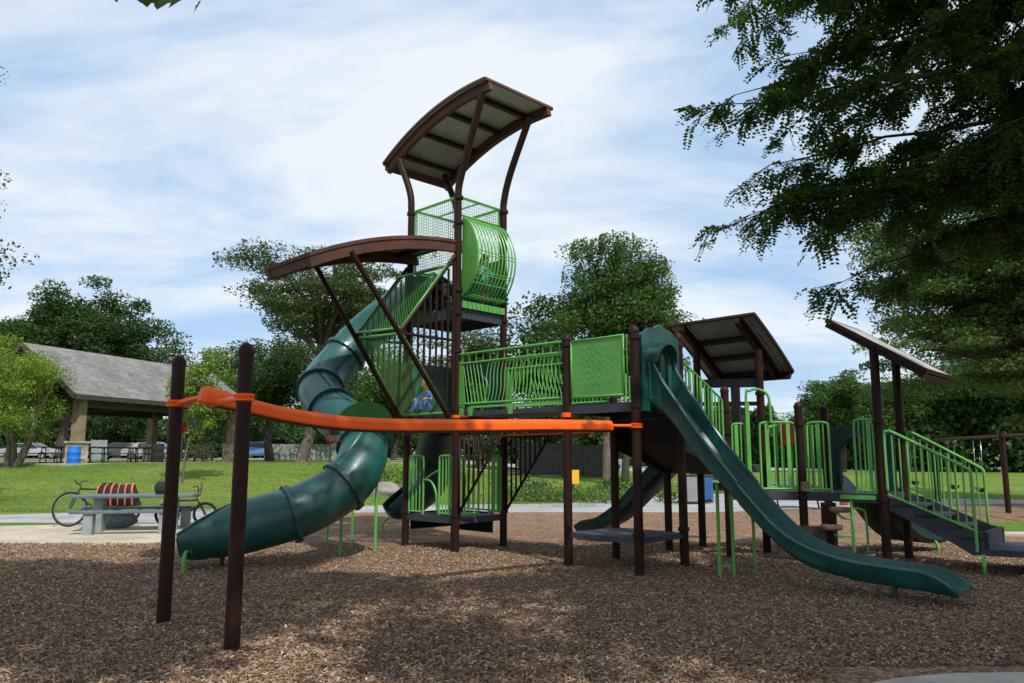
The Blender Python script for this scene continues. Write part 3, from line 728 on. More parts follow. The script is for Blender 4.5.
# landing: rear frame of dark boards
m = MB(); A, B = v(CD), v(CC)
m.beam(A + Z * 2.86, B + Z * 2.80, .05, .15); m.beam(lerp(A, B, .18) + Z * 1.45, lerp(A, B, .18) + Z * 2.80, .05, .10, up=(.7, -.7, 0)); m.beam(lerp(A, B, .62) + Z * 1.45, lerp(A, B, .62) + Z * 2.80, .05, .15, up=(.7, -.7, 0))
m.beam(A + Z * 2.5, B + Z * 2.45, .04, .07); m.build('board_frame', 'black_steel', PS)
# front edge between landing post and right deck
railing(on(CB, DA, .08), on(CB, DA, .26), 1.04, 2.09, 3, (1,)); railing(on(CB, DA, .46), on(CB, DA, .94), 1.04, 2.11, 5, (1, 4))
A, B = v(CB), v(DA); dd = (B - A).normalized()
m = MB()
for off in (0, .035): m.tube([A + dd * (.31 + off) + Z * 1.0 - V3((0, .06 - off, 0)), A + dd * (.31 + off) + Z * 2.42 - V3((0, .06 - off, 0))] if off else crom([A + dd * .31 + Z * 1.0 - V3((0, .06, 0)), A + dd * .31 + Z * 2.45 - V3((0, .06, 0)), A + dd * .37 + Z * 2.6 - V3((0, .06, 0)), A + dd * .52 + Z * 2.62 - V3((0, .06, 0)), A + dd * .66 + Z * 2.5 - V3((0, .06, 0)), A + dd * .68 + Z * 2.1 - V3((0, .06, 0))], 5), .021, 8)
m.build('arch_handle', 'green_steel', PS)
railing(on(CC, DD, .10), on(CC, DD, .90), 1.04, 2.08, 7, (1, 3, 6))
railing(on(DA, DB, .10), on(DA, DB, .38), 1.04, 2.10, 4, (2,)); railing(on(DA, DB, .70), on(DA, DB, .93), 1.04, 2.12, 4, (3,))
MB().slab([v(on(CC, DD, .3), 1.75), v(on(CC, DD, .62), 1.75), v(on(CC, DD, .62), 2.12), v(on(CC, DD, .3), 2.12)], (0, -.03, 0)).build('play_panel', 'red_steel', PS, bevel=.02)
MB().box((4.50, 12.24, 1.12), (.13, .05, .15), R(10)).build('tag_plate', 'tan_step', PS, bevel=.01)
plate('slide_hood', on(DD, DC, .08), on(DD, DC, .92), .95, 2.12, 'dark_tube_plastic', .05, 'dark teal arched panel on the right deck', (.46, .30, .95, 1.60))
# stepping pod climber
PC = (5.02, 11.82)
m = MB(); m.tube(crom([(5.02, 11.82, -.05), (5.02, 11.82, .85), (5.05, 11.86, .98), (5.17, 11.95, 1.02)], 5), .024, 10)
m.beam((4.90, 11.90, .985), (5.28, 11.56, .985), .05, .06)
m.tube(crom([(5.02, 11.82, .83), (5.16, 11.78, .80), (5.20, 11.77, .70), (5.20, 11.77, .2), (5.15, 11.78, .1), (5.02, 11.82, .08)], 5), .017, 8)
m.tube(crom([(5.02, 11.82, .42), (4.80, 11.78, .42), (4.72, 11.76, .45)], 4), .018, 8); m.tube(crom([(5.02, 11.82, .68), (4.88, 11.80, .68), (4.78, 11.85, .78)], 4), .018, 8)
pc = m.build('pod_climber', 'green_steel', PS)
for x, y, z in ((4.86, 11.86, .80), (4.70, 11.80, .55), (4.74, 11.74, .20)):
    MB().lathe((x, y, z - .04), [(.13, 0), (.155, .02), (.16, .06), (.15, .075)], 14).build('step_pod', 'tan_step', pc)
m = MB(); m.beam((4.02, 12.2, .32), (4.68, 11.95, .32), .07, .46); m.build('climbing_block', 'brown_panel', PS)
MB().box((4.74, 11.98, .42), (.17, .17, .95), R(45)).build('climber_column', 'brown_steel', PS, bevel=.01)
# stair at right with railings and transfer step
S0, S1 = v(DB), v(DC); ds = V3((.727, -.686, 0))
prof = [(0.02, 1.0), (.25, .98), (1.16, .60), (1.30, .58), (1.30, .28), (1.08, .28), (.85, .42), (.1, .80), (.02, .82)]
for s_, off in ((S0, -.0), (S1, 0)):
    MB().slab([s_ + ds * x + Z * z for x, z in prof], V3((.03, .03, 0)) if s_ is S0 else V3((-.03, -.03, 0))).build('stringer', 'deck_vinyl', PS)
for i in range(4):
    x0 = .12 + i * .28; z = .86 - i * .13
    MB().slab([S0 + ds * x0 + Z * z, S0 + ds * (x0 + .3) + Z * z, S1 + ds * (x0 + .3) + Z * z, S1 + ds * x0 + Z * z], (0, 0, .04)).build('stair_tread', 'deck_vinyl', PS)
MB().slab([S0 + ds * 1.24 + Z * .30, S0 + ds * 1.28 + Z * .30, S1 + ds * 1.28 + Z * .30, S1 + ds * 1.24 + Z * .30], (0, 0, .29)).build('riser', 'deck_vinyl', PS)
q0, q1 = S0 + ds * 1.16, S1 + ds * 1.16
MB().prism([tuple((q0 + ds * .04 - E2 * .02)[:2]), tuple((q0 + ds * .75 + E2 * .10)[:2]), tuple((q0 + ds * 1.35 + E2 * .6)[:2]), tuple((q1 + ds * 1.2 + E2 * .45)[:2]), tuple((q1 + ds * .0 + E2 * .1)[:2])], .285, .37).build('transfer_step', 'deck_vinyl', PS)
MB().box(tuple((q0 + ds * .75 + E2 * .5 + Z * .14)), (.5, .5, .26), R(45)).build('step_support', 'black_steel', PS)
MB().tube([q0 + V3((.03, -.06, -.05)), q0 + V3((.03, -.06, .30))], .024, 8).build('support_leg', 'green_steel', PS)
for s_, L0, L1 in ((S0 - E2 * .04, .08, 1.16), (S1 + E2 * .02, .08, 1.10)):
    m = MB(); A0, B0 = s_ + ds * L0, s_ + ds * L1
    m.tube(crom([A0 + Z * 1.1, A0 + Z * 1.86, A0 + ds * .05 + Z * 1.93, A0 + ds * .16 + Z * 1.90, B0 - ds * .10 + Z * 1.45, B0 - ds * .02 + Z * 1.38, B0 + Z * 1.26, B0 + Z * .33], 6), .021, 8)
    m.tube([A0 + Z * 1.04, B0 + Z * .60], .017, 8)
    for i in range(1, 11):
        t = i / 11; p = lerp(A0, B0, t); m.tube([p + Z * (1.04 - .44 * t), p + Z * (1.93 - .50 * t)], .0125, 6)
    m.build('stair_railing', 'green_steel', PS)
# ------------------------------------------------------------------ ground
def struct(o): o['kind'] = 'structure'; return o
def axis(lo, hi, flo, fhi, fine, coarse_n):
    a = list(np.arange(flo, fhi + .01, fine)); l = list(-np.geomspace(1, -lo + flo + 1, coarse_n)[::-1] + 1 + flo)[:-1]; h = list(np.geomspace(1, hi - fhi + 1, coarse_n) - 1 + fhi)[1:]
    return l + a + h
xs_, ys_ = axis(-900, 900, -45, 45, 1.5, 14), axis(-300, 1500, -15, 80, 1.5, 14)
b = MB(); nx = len(xs_)
b.add([(x, y, hz(x, y)) for y in ys_ for x in xs_], [(j * nx + i, j * nx + i + 1, (j + 1) * nx + i + 1, (j + 1) * nx + i) for j in range(len(ys_) - 1) for i in range(nx - 1)], True)
struct(b.build('lawn', 'lawn'))
def sheet(name, poly, z, mat, step=None):
    bm = bmesh.new(); vs = [bm.verts.new((x, y, 0)) for x, y in poly]; bm.faces.new(vs)
    bmesh.ops.triangulate(bm, faces=bm.faces)
    if step:
        for ax in (0, 1):
            lo = min(p[ax] for p in poly); hi = max(p[ax] for p in poly); c = lo + step
            while c < hi:
                no = (1, 0, 0) if ax == 0 else (0, 1, 0); co = (c, 0, 0) if ax == 0 else (0, c, 0)
                bmesh.ops.bisect_plane(bm, geom=bm.verts[:] + bm.edges[:] + bm.faces[:], plane_co=co, plane_no=no); c += step
    for q in bm.verts: q.co.z = z + hz(q.co.x, q.co.y)
    bmesh.ops.recalc_face_normals(bm, faces=bm.faces)
    me = bpy.data.meshes.new(name); bm.to_mesh(me); bm.free()
    for p in me.polygons:
        if p.normal.z < 0: me.flip_normals(); break
    me.materials.append(M[mat]); o = bpy.data.objects.new(name, me); C.objects.link(o); return struct(o)
G = gnd
sheet('path', [(-60, 21.0), (-60, 24.2)] + [G(0, 515), G(150, 511), G(300, 507), G(450, 505.5), G(560, 504), G(640, 496), G(750, 495), G(850, 498), G(960, 499), (26, 25.5), (26, 19), (-12, 19)], .010, 'path_concrete', 4)
sheet('picnic_pad', [(-14, 14.6), (-13.8, 17.5), G(60, 525.5), G(195, 524), G(208, 530), (-5.2, 13), (-9, 13)], .016, 'tan_concrete')
mulch_back = [G(0, 544), G(60, 545.5), G(110, 546.5), G(150, 545), G(178, 540), G(198, 529), G(225, 515.5), G(300, 513.5), G(400, 513), G(500, 513), G(600, 513), G(700, 513), G(800, 510.5), G(900, 506), G(1000, 504.5), (24, 27)]
sheet('mulch_bed', [(-22, -8), (-22, 14.2)] + mulch_back + [(26, 27), (26, -8)], .022, 'mulch', 3)
sheet('grass_strip', [G(930, 524), G(1024, 523), (24, 19.0), (24, 17.4), G(1024, 534), G(940, 534)], .032, 'lawn')
o = MB(); kb = [G(936, 535), G(1024, 534.5), (24, 17.4), (24, 17.1), G(1024, 537.5), G(936, 538)]; o.prism(kb, 0, .06); struct(o.build('kerb', 'concrete'))
o = MB(); cs = [(2.5, 5.72), (2.75, 5.84), (3.2, 5.95), (4.2, 6.0), (7, 6.1), (7, 4.6), (2.2, 4.6)]; o.prism(cs, 0, .045); struct(o.build('concrete_walk', 'concrete', bevel=.012))
sheet('car_park', [(-60, 60), (-60, 84), (60, 84), (60, 60)], .03, 'path_concrete', 8)
sheet('far_path', [(-40, 41.0), (-40, 43.0), (-14, 47), (6, 47), (6, 45.4), (-13, 45)], .02, 'tan_concrete', 3)

rng = np.random.default_rng(7)
def scatter_chips(n, y0, y1, size, name):
    Y = y0 + (y1 - y0) * rng.uniform(0, 1, n) ** 1.25; X = rng.uniform(-1, 1, n) * (Y * .68 + .6)
    keep = ~((X > 2.3) & (Y < 6.2))
    slope = 14.0
    keep &= ~((Y > 14.6) & (X < -5.0))
    X, Y = X[keep], Y[keep]; n = len(X)
    L = size * rng.uniform(.45, 1.7, n); W = L * rng.uniform(.18, .45, n); T = rng.uniform(.003, .008, n)
    yaw = rng.uniform(0, 2 * PI, n); tilt = rng.normal(0, .28, n); roll = rng.normal(0, .4, n)
    cy, sy = np.cos(yaw), np.sin(yaw)
    a = np.stack([cy * np.cos(tilt), sy * np.cos(tilt), np.sin(tilt)], 1); s_ = np.stack([-sy * np.cos(roll), cy * np.cos(roll), np.sin(roll)], 1)
    u = np.cross(a, s_); P = np.stack([X, Y, .024 + np.abs(np.sin(tilt)) * L * .4 + rng.uniform(0, .012, n)], 1)
    a = a * (L / 2)[:, None]; s_ = s_ * (W / 2)[:, None]; u = u * T[:, None]
    tp = rng.uniform(.5, 1, n)[:, None]
    v0, v1, v2, v3 = P - a - s_, P + a - s_ * tp, P + a + s_ * tp, P - a + s_; w = [q + u for q in (v0, v1, v2, v3)]
    V = np.stack([v0, v1, v2, v3] + w, 1).astype(np.float32)
    me = bpy.data.meshes.new(name); me.vertices.add(n * 8); me.vertices.foreach_set('co', V.reshape(-1))
    F = np.array([[4, 5, 6, 7], [0, 1, 5, 4], [1, 2, 6, 5], [2, 3, 7, 6], [3, 0, 4, 7]]); idx = (F[None] + np.arange(n)[:, None, None] * 8).reshape(-1).astype(np.int32)
    me.loops.add(len(idx)); me.loops.foreach_set('vertex_index', idx); me.polygons.add(n * 5); me.polygons.foreach_set('loop_start', np.arange(0, n * 20, 4, dtype=np.int32)); me.update(calc_edges=True)
    me.materials.append(M['wood_chip']); o = bpy.data.objects.new(name, me); C.objects.link(o); return tag(o, 'brown shredded wood chips covering the play area', 'wood chips', kind='stuff')
scatter_chips(200000, 4.2, 14.5, .027, 'wood_chips')
rl = np.random.default_rng(31); nl = 420
Yl = 4.6 + 12 * rl.uniform(0, 1, nl) ** 1.2; Xl = rl.uniform(-.62, .62, nl) * Yl
lq = leaf_quads(np.stack([Xl, Yl, np.full(nl, .062)], 1), .05, rl, .85, .4); lq[:, :, 2] = np.maximum(lq[:, :, 2], .045)
tag(quads('fallen_leaves', lq, 'leaf_fallen'), 'small fallen yellow green leaves scattered over the wood chips', 'fallen leaves', kind='stuff')
def grass(n):
    Y = 21.5 + 16 * rng.uniform(0, 1, n) ** 1.5; X = rng.uniform(-1, .15, n) * (Y * .70)
    z = np.array([hz(x, y) for x, y in zip(X, Y)]); h = rng.uniform(.015, .045, n); yaw = rng.uniform(0, 2 * PI, n)
    near = np.where(Y < 24.4, 0, 1)
    keep = (Y > 24.6) | ((X < -6) & (Y > 22.6))
    P = np.stack([X, Y, z], 1); d = np.stack([np.cos(yaw), np.sin(yaw), 0 * yaw], 1) * .012; tip = P + np.stack([rng.normal(0, .03, n), rng.normal(0, .03, n), h], 1)
    return quads('grass', np.stack([P - d, P + d, tip], 1)[keep], 'grass_blade', nv=3)
tag(grass(70000), 'short mown green grass on the rise behind the playground', 'grass', kind='stuff')

# ------------------------------------------------------------------ trees
def tree(name, base, height, cc, cr, label, cat, clumps=90, per=170, leaf=.16, mat='leaf_mid', bark='bark', tr=.2, seed=1, clump=(1.0, .5), fork=.35, flat=.3, limbs=34, group=None, lean=(0, 0), root=None, shell=.45, droop=0, stems=1, smax=1.0):
    rg = np.random.default_rng(seed); rd = random.Random(seed)
    t = empty(name, base, label, cat, group) if root is None else root
    base = V3(base); c0 = base + V3(cc); cr = np.array(cr)
    # clump centres fill an uneven crown
    ph = rg.uniform(0, 6, 6); cen = []
    while len(cen) < clumps:
        d = rg.normal(size=3); d /= np.linalg.norm(d)
        lob = .78 + .16 * math.sin(3 * math.atan2(d[1], d[0]) + ph[0]) + .12 * math.sin(5 * d[2] + ph[1]) + .10 * math.sin(6 * math.atan2(d[1], d[0]) + ph[2] + 3 * d[2])
        r = rg.uniform(0, 1) ** shell * lob * smax
        if d[2] < -.55 and rg.uniform() < .5: continue
        cen.append(d * r * cr)
    cen = np.array(cen) + np.array(c0)
    cs = rg.uniform(.55, 1.25, clumps)
    P = []
    for c_, s_ in zip(cen, cs):
        q = rg.normal(size=(int(per * s_), 3)); q /= np.linalg.norm(q, axis=1)[:, None]; q *= rg.uniform(0, 1, (len(q), 1)) ** .42
        q = q * (1 + .22 * np.sin(q * 5 + rg.uniform(0, 6, 3))) * np.array([clump[0], clump[0], clump[1]]) * s_ * .78
        if droop: q[:, 2] -= droop * np.hypot(q[:, 0], q[:, 1])
        P.append(q + c_)
    P = np.concatenate(P); P = P[P[:, 2] > base.z + .15]
    ob = quads('crown', leaf_quads(P, leaf, rg, flat), mat, t)
    m = MB(); top = c0 + V3((0, 0, cr[2] * .35))
    for s_i in range(stems):
        off = V3((0, 0, 0)) if stems == 1 else V3((rd.uniform(-.35, .35), rd.uniform(-.2, .2), 0))
        tip = top if stems == 1 else c0 + V3((cr[0] * .6 * (s_i / (stems - 1) * 2 - 1), rd.uniform(-.4, .4) * cr[1], cr[2] * .2))
        k = 8; tk = [base + off - Z * .2] + [lerp(base + off, tip, i / k) + V3((math.sin(i * 1.3 + seed) * .12 * tr * 4 + lean[0] * math.sin(i / k * PI), math.cos(i * 1.1 + seed) * .10 * tr * 4 + lean[1], 0)) for i in range(0, k + 1)]
        rr = [tr * 1.35] + [tr * (1.12 - .95 * (i / k) ** .8) for i in range(k + 1)]
        m.tube(tk, rr, 9)
        sel = sorted(rd.sample(range(clumps), min(limbs // stems, clumps)), key=lambda i: cen[i][2])
        for i in sel:
            e = V3(cen[i]); f = max(fork, min(.92, fork + (.95 - fork) * ((e.z - base.z) / max(.1, height)) ** 1.3 * .8)); kk = f * k; i0 = int(kk); s0 = lerp(tk[i0 + 1], tk[min(i0 + 2, k + 1)], kk - i0)
            if s0.z > e.z + .5: s0 = lerp(tk[2], tk[int(k * fork) + 1], .9)
            mid = lerp(s0, e, .45) + Z * (e - s0).length * .10 + V3((rd.uniform(-.1, .1), rd.uniform(-.1, .1), 0)) * (e - s0).length
            r0 = tr * .42 * (1 - f * .55)
            pts = [s0 * (1 - u) ** 2 + mid * 2 * u * (1 - u) + e * u * u for u in (0, .2, .4, .6, .8, 1)]
            m.tube(pts, [r0, r0 * .8, r0 * .62, r0 * .45, r0 * .3, r0 * .12], 6, False)
    m.build('trunk', bark, t)
    return t
def gp(px, Y): X = at(px, 460, Y).x; return (X, Y, hz(X, Y))
tree('oak_tree', gp(62, 72), 18, (0.3, 0, 10.0), (8.6, 6, 7.2), 'broad dark green rounded tree behind the picnic shelter roof', 'tree', 230, 480, .30, 'leaf_dark', 'bark_dark', .45, 3, (2.2, 1.3), limbs=30)
tree('locust_tree', gp(302, 42), 13.2, (1.5, 0, 8.3), (6.4, 4.8, 4.4), 'tall airy tree with spreading branches on the lawn beside the picnic shelter', 'tree', 150, 420, .155, 'leaf_olive', 'bark', .30, 12, (1.7, .5), fork=.3, limbs=60, shell=.45)
tree('shrub_tree', gp(14, 34.5), 6, (-.2, 0, 3.5), (2.9, 2.2, 2.3), 'bright green multi stemmed small tree in front of the picnic shelter', 'tree', 80, 480, .095, 'leaf_light', 'bark', .13, 5, (1.0, .7), stems=5, fork=.3, limbs=40)
tree('sapling', gp(183, 30), 5.4, (.45, 0, 3.3), (1.3, 1.0, 2.1), 'slender light green sapling seen beside the leftmost dark post', 'tree', 46, 190, .11, 'leaf_light', 'bark', .05, 8, (.55, .4), fork=.2, limbs=26)
tree('maple_tree', gp(606, 38), 12.3, (.85, 0, 8.2), (3.6, 3.3, 4.1), 'tall dense green tree rising behind the bridge and solid green panel', 'tree', 115, 620, .155, 'leaf_mid', 'bark', .27, 21, (1.25, .9), fork=.3, limbs=50)
tree('linden_tree', gp(625, 39), 9, (.9, 0, 6.2), (2.6, 2.6, 2.6), 'lower tree just right of the tall dense tree, with a thinner dark trunk', 'tree', 80, 330, .145, 'leaf_mid', 'bark_dark', .20, 22, (1.2, .8), fork=.3, limbs=30)
tree('round_tree', gp(843, 58), 7.8, (0, 0, 4.9), (3.2, 3.2, 3.2), 'round leafy green tree between the two small right roofs', 'tree', 80, 360, .19, 'leaf_mid', 'bark_dark', .25, 31, (1.2, .8))
tree('locust_tree', (18.9, 24.8, 0), 15, (-1.9, 1.0, 7.0), (5.7, 5.4, 5.4), 'large layered green tree filling the right edge behind the rightmost roof', 'tree', 260, 800, .13, 'leaf_bush', 'bark_dark', .36, 41, (1.7, .42), fork=.25, limbs=80, shell=.5, droop=.12)
tree('maple_tree', gp(478, 50), 9.6, (0, 0, 6.0), (3.4, 3, 3.8), 'mid green tree directly behind the tall tower posts', 'tree', 80, 300, .19, 'leaf_olive', 'bark_dark', .26, 51, (1.4, .9), limbs=30)
tree('dark_tree', gp(268, 50), 8.4, (0, 0, 5.2), (3.6, 3, 3.5), 'dark low branching tree left of the tall airy tree on the lawn', 'tree', 80, 300, .19, 'leaf_dark', 'bark_dark', .28, 52, (1.5, 1.0), limbs=30)
proto = tree('backdrop_tree', gp(395, 62), 9, (0, 0, 5.0), (4.6, 4, 4.6), 'bushy mid green tree behind the left tube slide', 'tree', 80, 330, .24, 'leaf_mid', 'bark_dark', .28, 61, (1.9, 1.2), limbs=24, group='trees along the far side of the park')
proto2 = tree('backdrop_tree', gp(205, 66), 9, (0, 0, 5.0), (4.4, 4, 4.8), 'dark green tree behind the middle of the picnic shelter', 'tree', 80, 330, .24, 'leaf_dark', 'bark_dark', .28, 62, (1.9, 1.2), limbs=24, group='trees along the far side of the park')
for i, (px, Y, s, ro, lab) in enumerate([(330, 58, .85, 1, 'bushy tree behind the bend of the long tube slide'), (120, 88, .95, 2, 'dark distant tree seen through the picnic shelter'), (440, 72, 1.0, 3, 'dense tree behind the left foot of the tall tower'),
        (553, 50, 1.22, 4, 'wide tree behind the dark board fence, left of the tall dense tree'), (655, 76, .9, 5, 'distant tree right of the two trunks behind the low step deck'), (715, 84, .78, 6, 'distant tree behind the foot of the sloping stair'),
        (770, 92, .72, 1.5, 'small distant tree under the first small roof'), (815, 100, .8, 2.5, 'distant tree behind the round leafy tree, to its left'), (900, 62, .95, 3.5, 'dark tree behind the rightmost stair railings'), (955, 66, 1.1, 4.5, 'dark tree behind the swing set'),
        (1015, 58, 1.1, 5.5, 'dark tree at the right edge beyond the swings'), (-40, 70, 1.3, .5, 'dark tree at the far left edge behind the multi stemmed tree'), (30, 95, 1.0, 1.2, 'distant tree under the left end of the shelter roof'),
        (250, 84, 1.0, 2.2, 'distant tree right of the shelter'), (375, 90, 1.0, 3.3, 'far tree line crown behind the bushy trees, left of the tower'), (595, 96, .9, 4.1, 'far tree behind the thick trunks'), (1080, 72, 1.3, .9, 'tall dark tree just beyond the right edge')]):
    c = copy_tree([proto, proto2][i % 2]); c.location = gp(px, Y); c.rotation_euler.z = ro; c.scale = (s, s, s * (1 + .12 * math.sin(i * 2.1))); c['label'] = lab
tree('street_tree', (-17.3, 21.5, 0), 13, (.2, 0, 8.3), (2.8, 2.6, 4.4), 'leafy tree at the left edge of which only a few twigs reach into the picture', 'tree', 90, 170, .13, 'leaf_olive', 'bark', .25, 71, (1.0, .6))

# big shade trees behind and above the camera: their shadow lies over the wood chips
def shade_tree(name, base, cc, cr, label, seed, clumps, per, leaf, tr, mat):
    return tree(name, base, 13, cc, cr, label, 'tree', clumps, per, leaf, mat, 'bark', tr, seed, (1.3, .5), limbs=40, fork=.3, shell=.6)
maple = shade_tree('maple_tree', (-5.6, -3.2, 0), (3.4, 4.6, 9.9), (7.2, 5.0, 2.9), 'broad leaved tree overhead with leaf tips showing at the top left edge', 81, 165, 240, .26, .34, 'leaf_near')
def leaf_blade(c, nrm, up, s):          # five pointed broad leaf
    nrm, up = nrm.normalized(), up.normalized(); sd = nrm.cross(up).normalized(); up = sd.cross(nrm)
    pts = [(0, -.5), (.16, -.38), (.42, -.40), (.30, -.16), (.52, .12), (.26, .12), (.20, .30), (0, .62), (-.20, .30), (-.26, .12), (-.52, .12), (-.30, -.16), (-.42, -.40), (-.16, -.38)]
    return [c + sd * x * s + up * y * s + nrm * abs(x) * s * .15 for x, y in pts]
tw = MB(); lv = MB(); rd = random.Random(5)
tw.tube(crom([(-1.2, 2.2, 6.2), (-1.9, 3.4, 5.0), (-2.05, 4.0, 4.45), (-1.9, 4.15, 4.22)], 6), [.012] * 10 + [.006] * 9, 6)
for px, py, s, dx in ((146, 0, .13, .2), (162, 3, .15, 0), (178, 1, .13, -.3), (198, 6, .08, -.8), (137, -5, .12, .4), (170, -16, .14, 0), (190, -14, .12, .3), (152, -20, .14, .1), (116, 0, .03, .5)):
    c = at(px, py, 4.15 + rd.uniform(-.08, .08)); lv.add(leaf_blade(c, V3((dx, -.8, rd.uniform(.2, .6))), V3((dx * .8, .1, -1)), s), [tuple(range(14))])
tw.build('twig', 'bark_dark', maple); lv.build('twig_leaves', 'leaf_near', maple)

# honey locust with branches reaching in at the upper right
loc = empty('locust_tree', (7.9, 5.2, 0), 'near tree whose feathery dark branches hang into the upper right of the picture', 'tree')
tk = MB(); tk.tube(crom([(7.9, 5.2, -.2), (7.8, 5.3, 1.5), (7.6, 5.5, 3.5), (7.1, 5.9, 6), (6.6, 6.2, 9)], 5), [.30 - .011 * i for i in range(21)], 12)
LP = []; LD = []
rg = np.random.default_rng(99); rd = random.Random(99)
def twig(p, d, L, r, depth, dens=1.0):
    pts = [p]; k = max(4, int(L / .07)); q = p.copy(); dd = d.normalized()
    for i in range(k):
        dd = (dd + V3((rd.uniform(-.2, .2), rd.uniform(-.2, .2), rd.uniform(-.17, .14) - .015 * (depth + 1)))).normalized(); q = q + dd * (L / k); pts.append(q)
    tk.tube(pts, [max(.0015, r * (1 - .85 * i / k)) for i in range(k + 1)], 5, False)
    for i in range(1, k + 1):
        if depth >= 1 or i > k * .2:
            for s_ in range(1 if rd.random() < .75 * dens else 2 if dens > 1 else 1):
                if rd.random() > .86 * dens: continue
                sd = dd.cross(Z).normalized() * rd.choice((-1, 1)); LP.append(tuple(pts[i])); LD.append(tuple((dd * rd.uniform(.1, .7) + sd * rd.uniform(.3, 1) + Z * rd.uniform(-.65, .35)).normalized()))
        if depth < 2 and i > 1 and rd.random() < (.75 if depth == 0 else .35):
            sd = dd.cross(Z).normalized() * rd.choice((-1, 1)); nd = (dd * rd.uniform(.5, 1) + sd * rd.uniform(.3, .9) + Z * rd.uniform(-.25, .2)).normalized()
            twig(pts[i], nd, L * rd.uniform(.22, .42), r * .5, depth + 1, dens)
hub = [V3((7.5, 5.6, 4.4)), V3((7.2, 5.8, 5.4)), V3((6.9, 6.0, 6.6)), V3((6.7, 6.1, 7.6))]
tips = [(722, 104, 6.6, 0), (730, 226, 6.6, 0), (842, 282, 6.8, 0), (722, -6, 6.4, 1), (760, 22, 6.9, 2), (735, 95, 6.9, 1), (750, 215, 6.9, 0), (790, 200, 6.4, 0), (790, 55, 6.5, 1), (770, 165, 7.0, 0), (800, 120, 6.2, 1), (850, 215, 6.3, 0), (900, 90, 6.4, 1), (880, 160, 7.2, 1),
        (920, 250, 6.6, 0), (860, 20, 6.6, 2), (930, 30, 6.1, 2), (960, 190, 6.9, 0), (980, 120, 6.2, 1), (900, 250, 7.5, 0), (800, -30, 6.8, 3), (880, -40, 6.5, 3), (960, -30, 6.6, 3), (1000, 235, 6.2, 0), (1015, 60, 6.6, 1), (760, -10, 7.2, 2), (950, 150, 5.8, 1), (850, 70, 7.0, 2), (930, 205, 6.2, 0), (1010, 170, 6.8, 0), (975, 75, 7.2, 2)]
for px, py, Y, h in tips:
    e = at(px, py, Y); s = hub[h].copy(); L = (e - s).length; mid = lerp(s, e, .5) + Z * (.05 * L + rd.uniform(0, .2)) + V3((0, rd.uniform(-.3, .3), 0)); n = 16
    pts = [s * (1 - u) ** 2 + mid * 2 * u * (1 - u) + e * u * u for u in [i / n for i in range(n + 1)]]
    pts = [p + V3((rd.uniform(-.03, .03), rd.uniform(-.05, .05), rd.uniform(-.05, .05))) for p in pts[:-1]] + [pts[-1]]
    r0 = .009 * L + .006; tk.tube(pts, [max(.003, r0 * (1 - .93 * i / n)) for i in range(n + 1)], 6, False)
    for i in range(2, n + 1):
        d = (pts[i] - pts[i - 1]).normalized(); f = i / n; X = pts[i].x
        dens = 1.0 if X < 3.2 else 1.25
        reps = 2 if X < 3.4 else 1
        for _ in range(reps):
            sd = d.cross(Z).normalized() * rd.choice((-1, 1)); nd = (d * rd.uniform(.5, 1.1) + sd * rd.uniform(.2, .8) + Z * rd.uniform(-.35, .15)).normalized()
            twig(pts[i], nd, (.30 + .45 * (1 - f)) * rd.uniform(.7, 1.3), .006, 0 if f < .93 else 1, dens)
tk.build('trunk', 'bark_dark', loc)
LP = np.array(LP); LD = np.array(LD); n = len(LP); print('locust leaves', n)
if n > 70000:
    k = rg.permutation(n)[:70000]; LP, LD = LP[k], LD[k]; n = 70000
npair = 9; ln = rg.uniform(.13, .23, n)
sd = np.cross(LD, rg.normal(size=(n, 3)) * .35 + np.array([0, 0, 1])); sd /= np.linalg.norm(sd, axis=1)[:, None]
up = np.cross(sd, LD); out = []
for j in range(npair):
    t = (j + .8) / npair
    c = LP + LD * (ln * t)[:, None] - np.array([0, 0, 1]) * (ln * .35 * t * t)[:, None]
    sz = ln * .25 * (1.15 - .35 * abs(t - .5) * 2)
    for s_ in (1, -1):
        d = sd * s_ * .92 + LD * .38 + up * rg.normal(0, .42, (n, 1)); d /= np.linalg.norm(d, axis=1)[:, None]
        w = np.cross(d, up); w /= np.linalg.norm(w, axis=1)[:, None]
        a = c + d * (sz * .05)[:, None]; b_ = c + d * sz[:, None]; mm = c + d * (sz * .5)[:, None]
        out.append(np.stack([a, mm + w * (sz * .30)[:, None], b_, mm - w * (sz * .30)[:, None]], 1))
quads('crown', np.concatenate(out), 'leaf_near', loc)
# its crown above and behind the camera (outside the frame)
crown2 = shade_tree('locust_tree', (7.2, -3.4, 0), (0.2, 5.0, 9.9), (6.8, 5.0, 2.8), 'feathery shade tree standing behind the photographer on the right', 83, 160, 260, .24, .32, 'leaf_near')

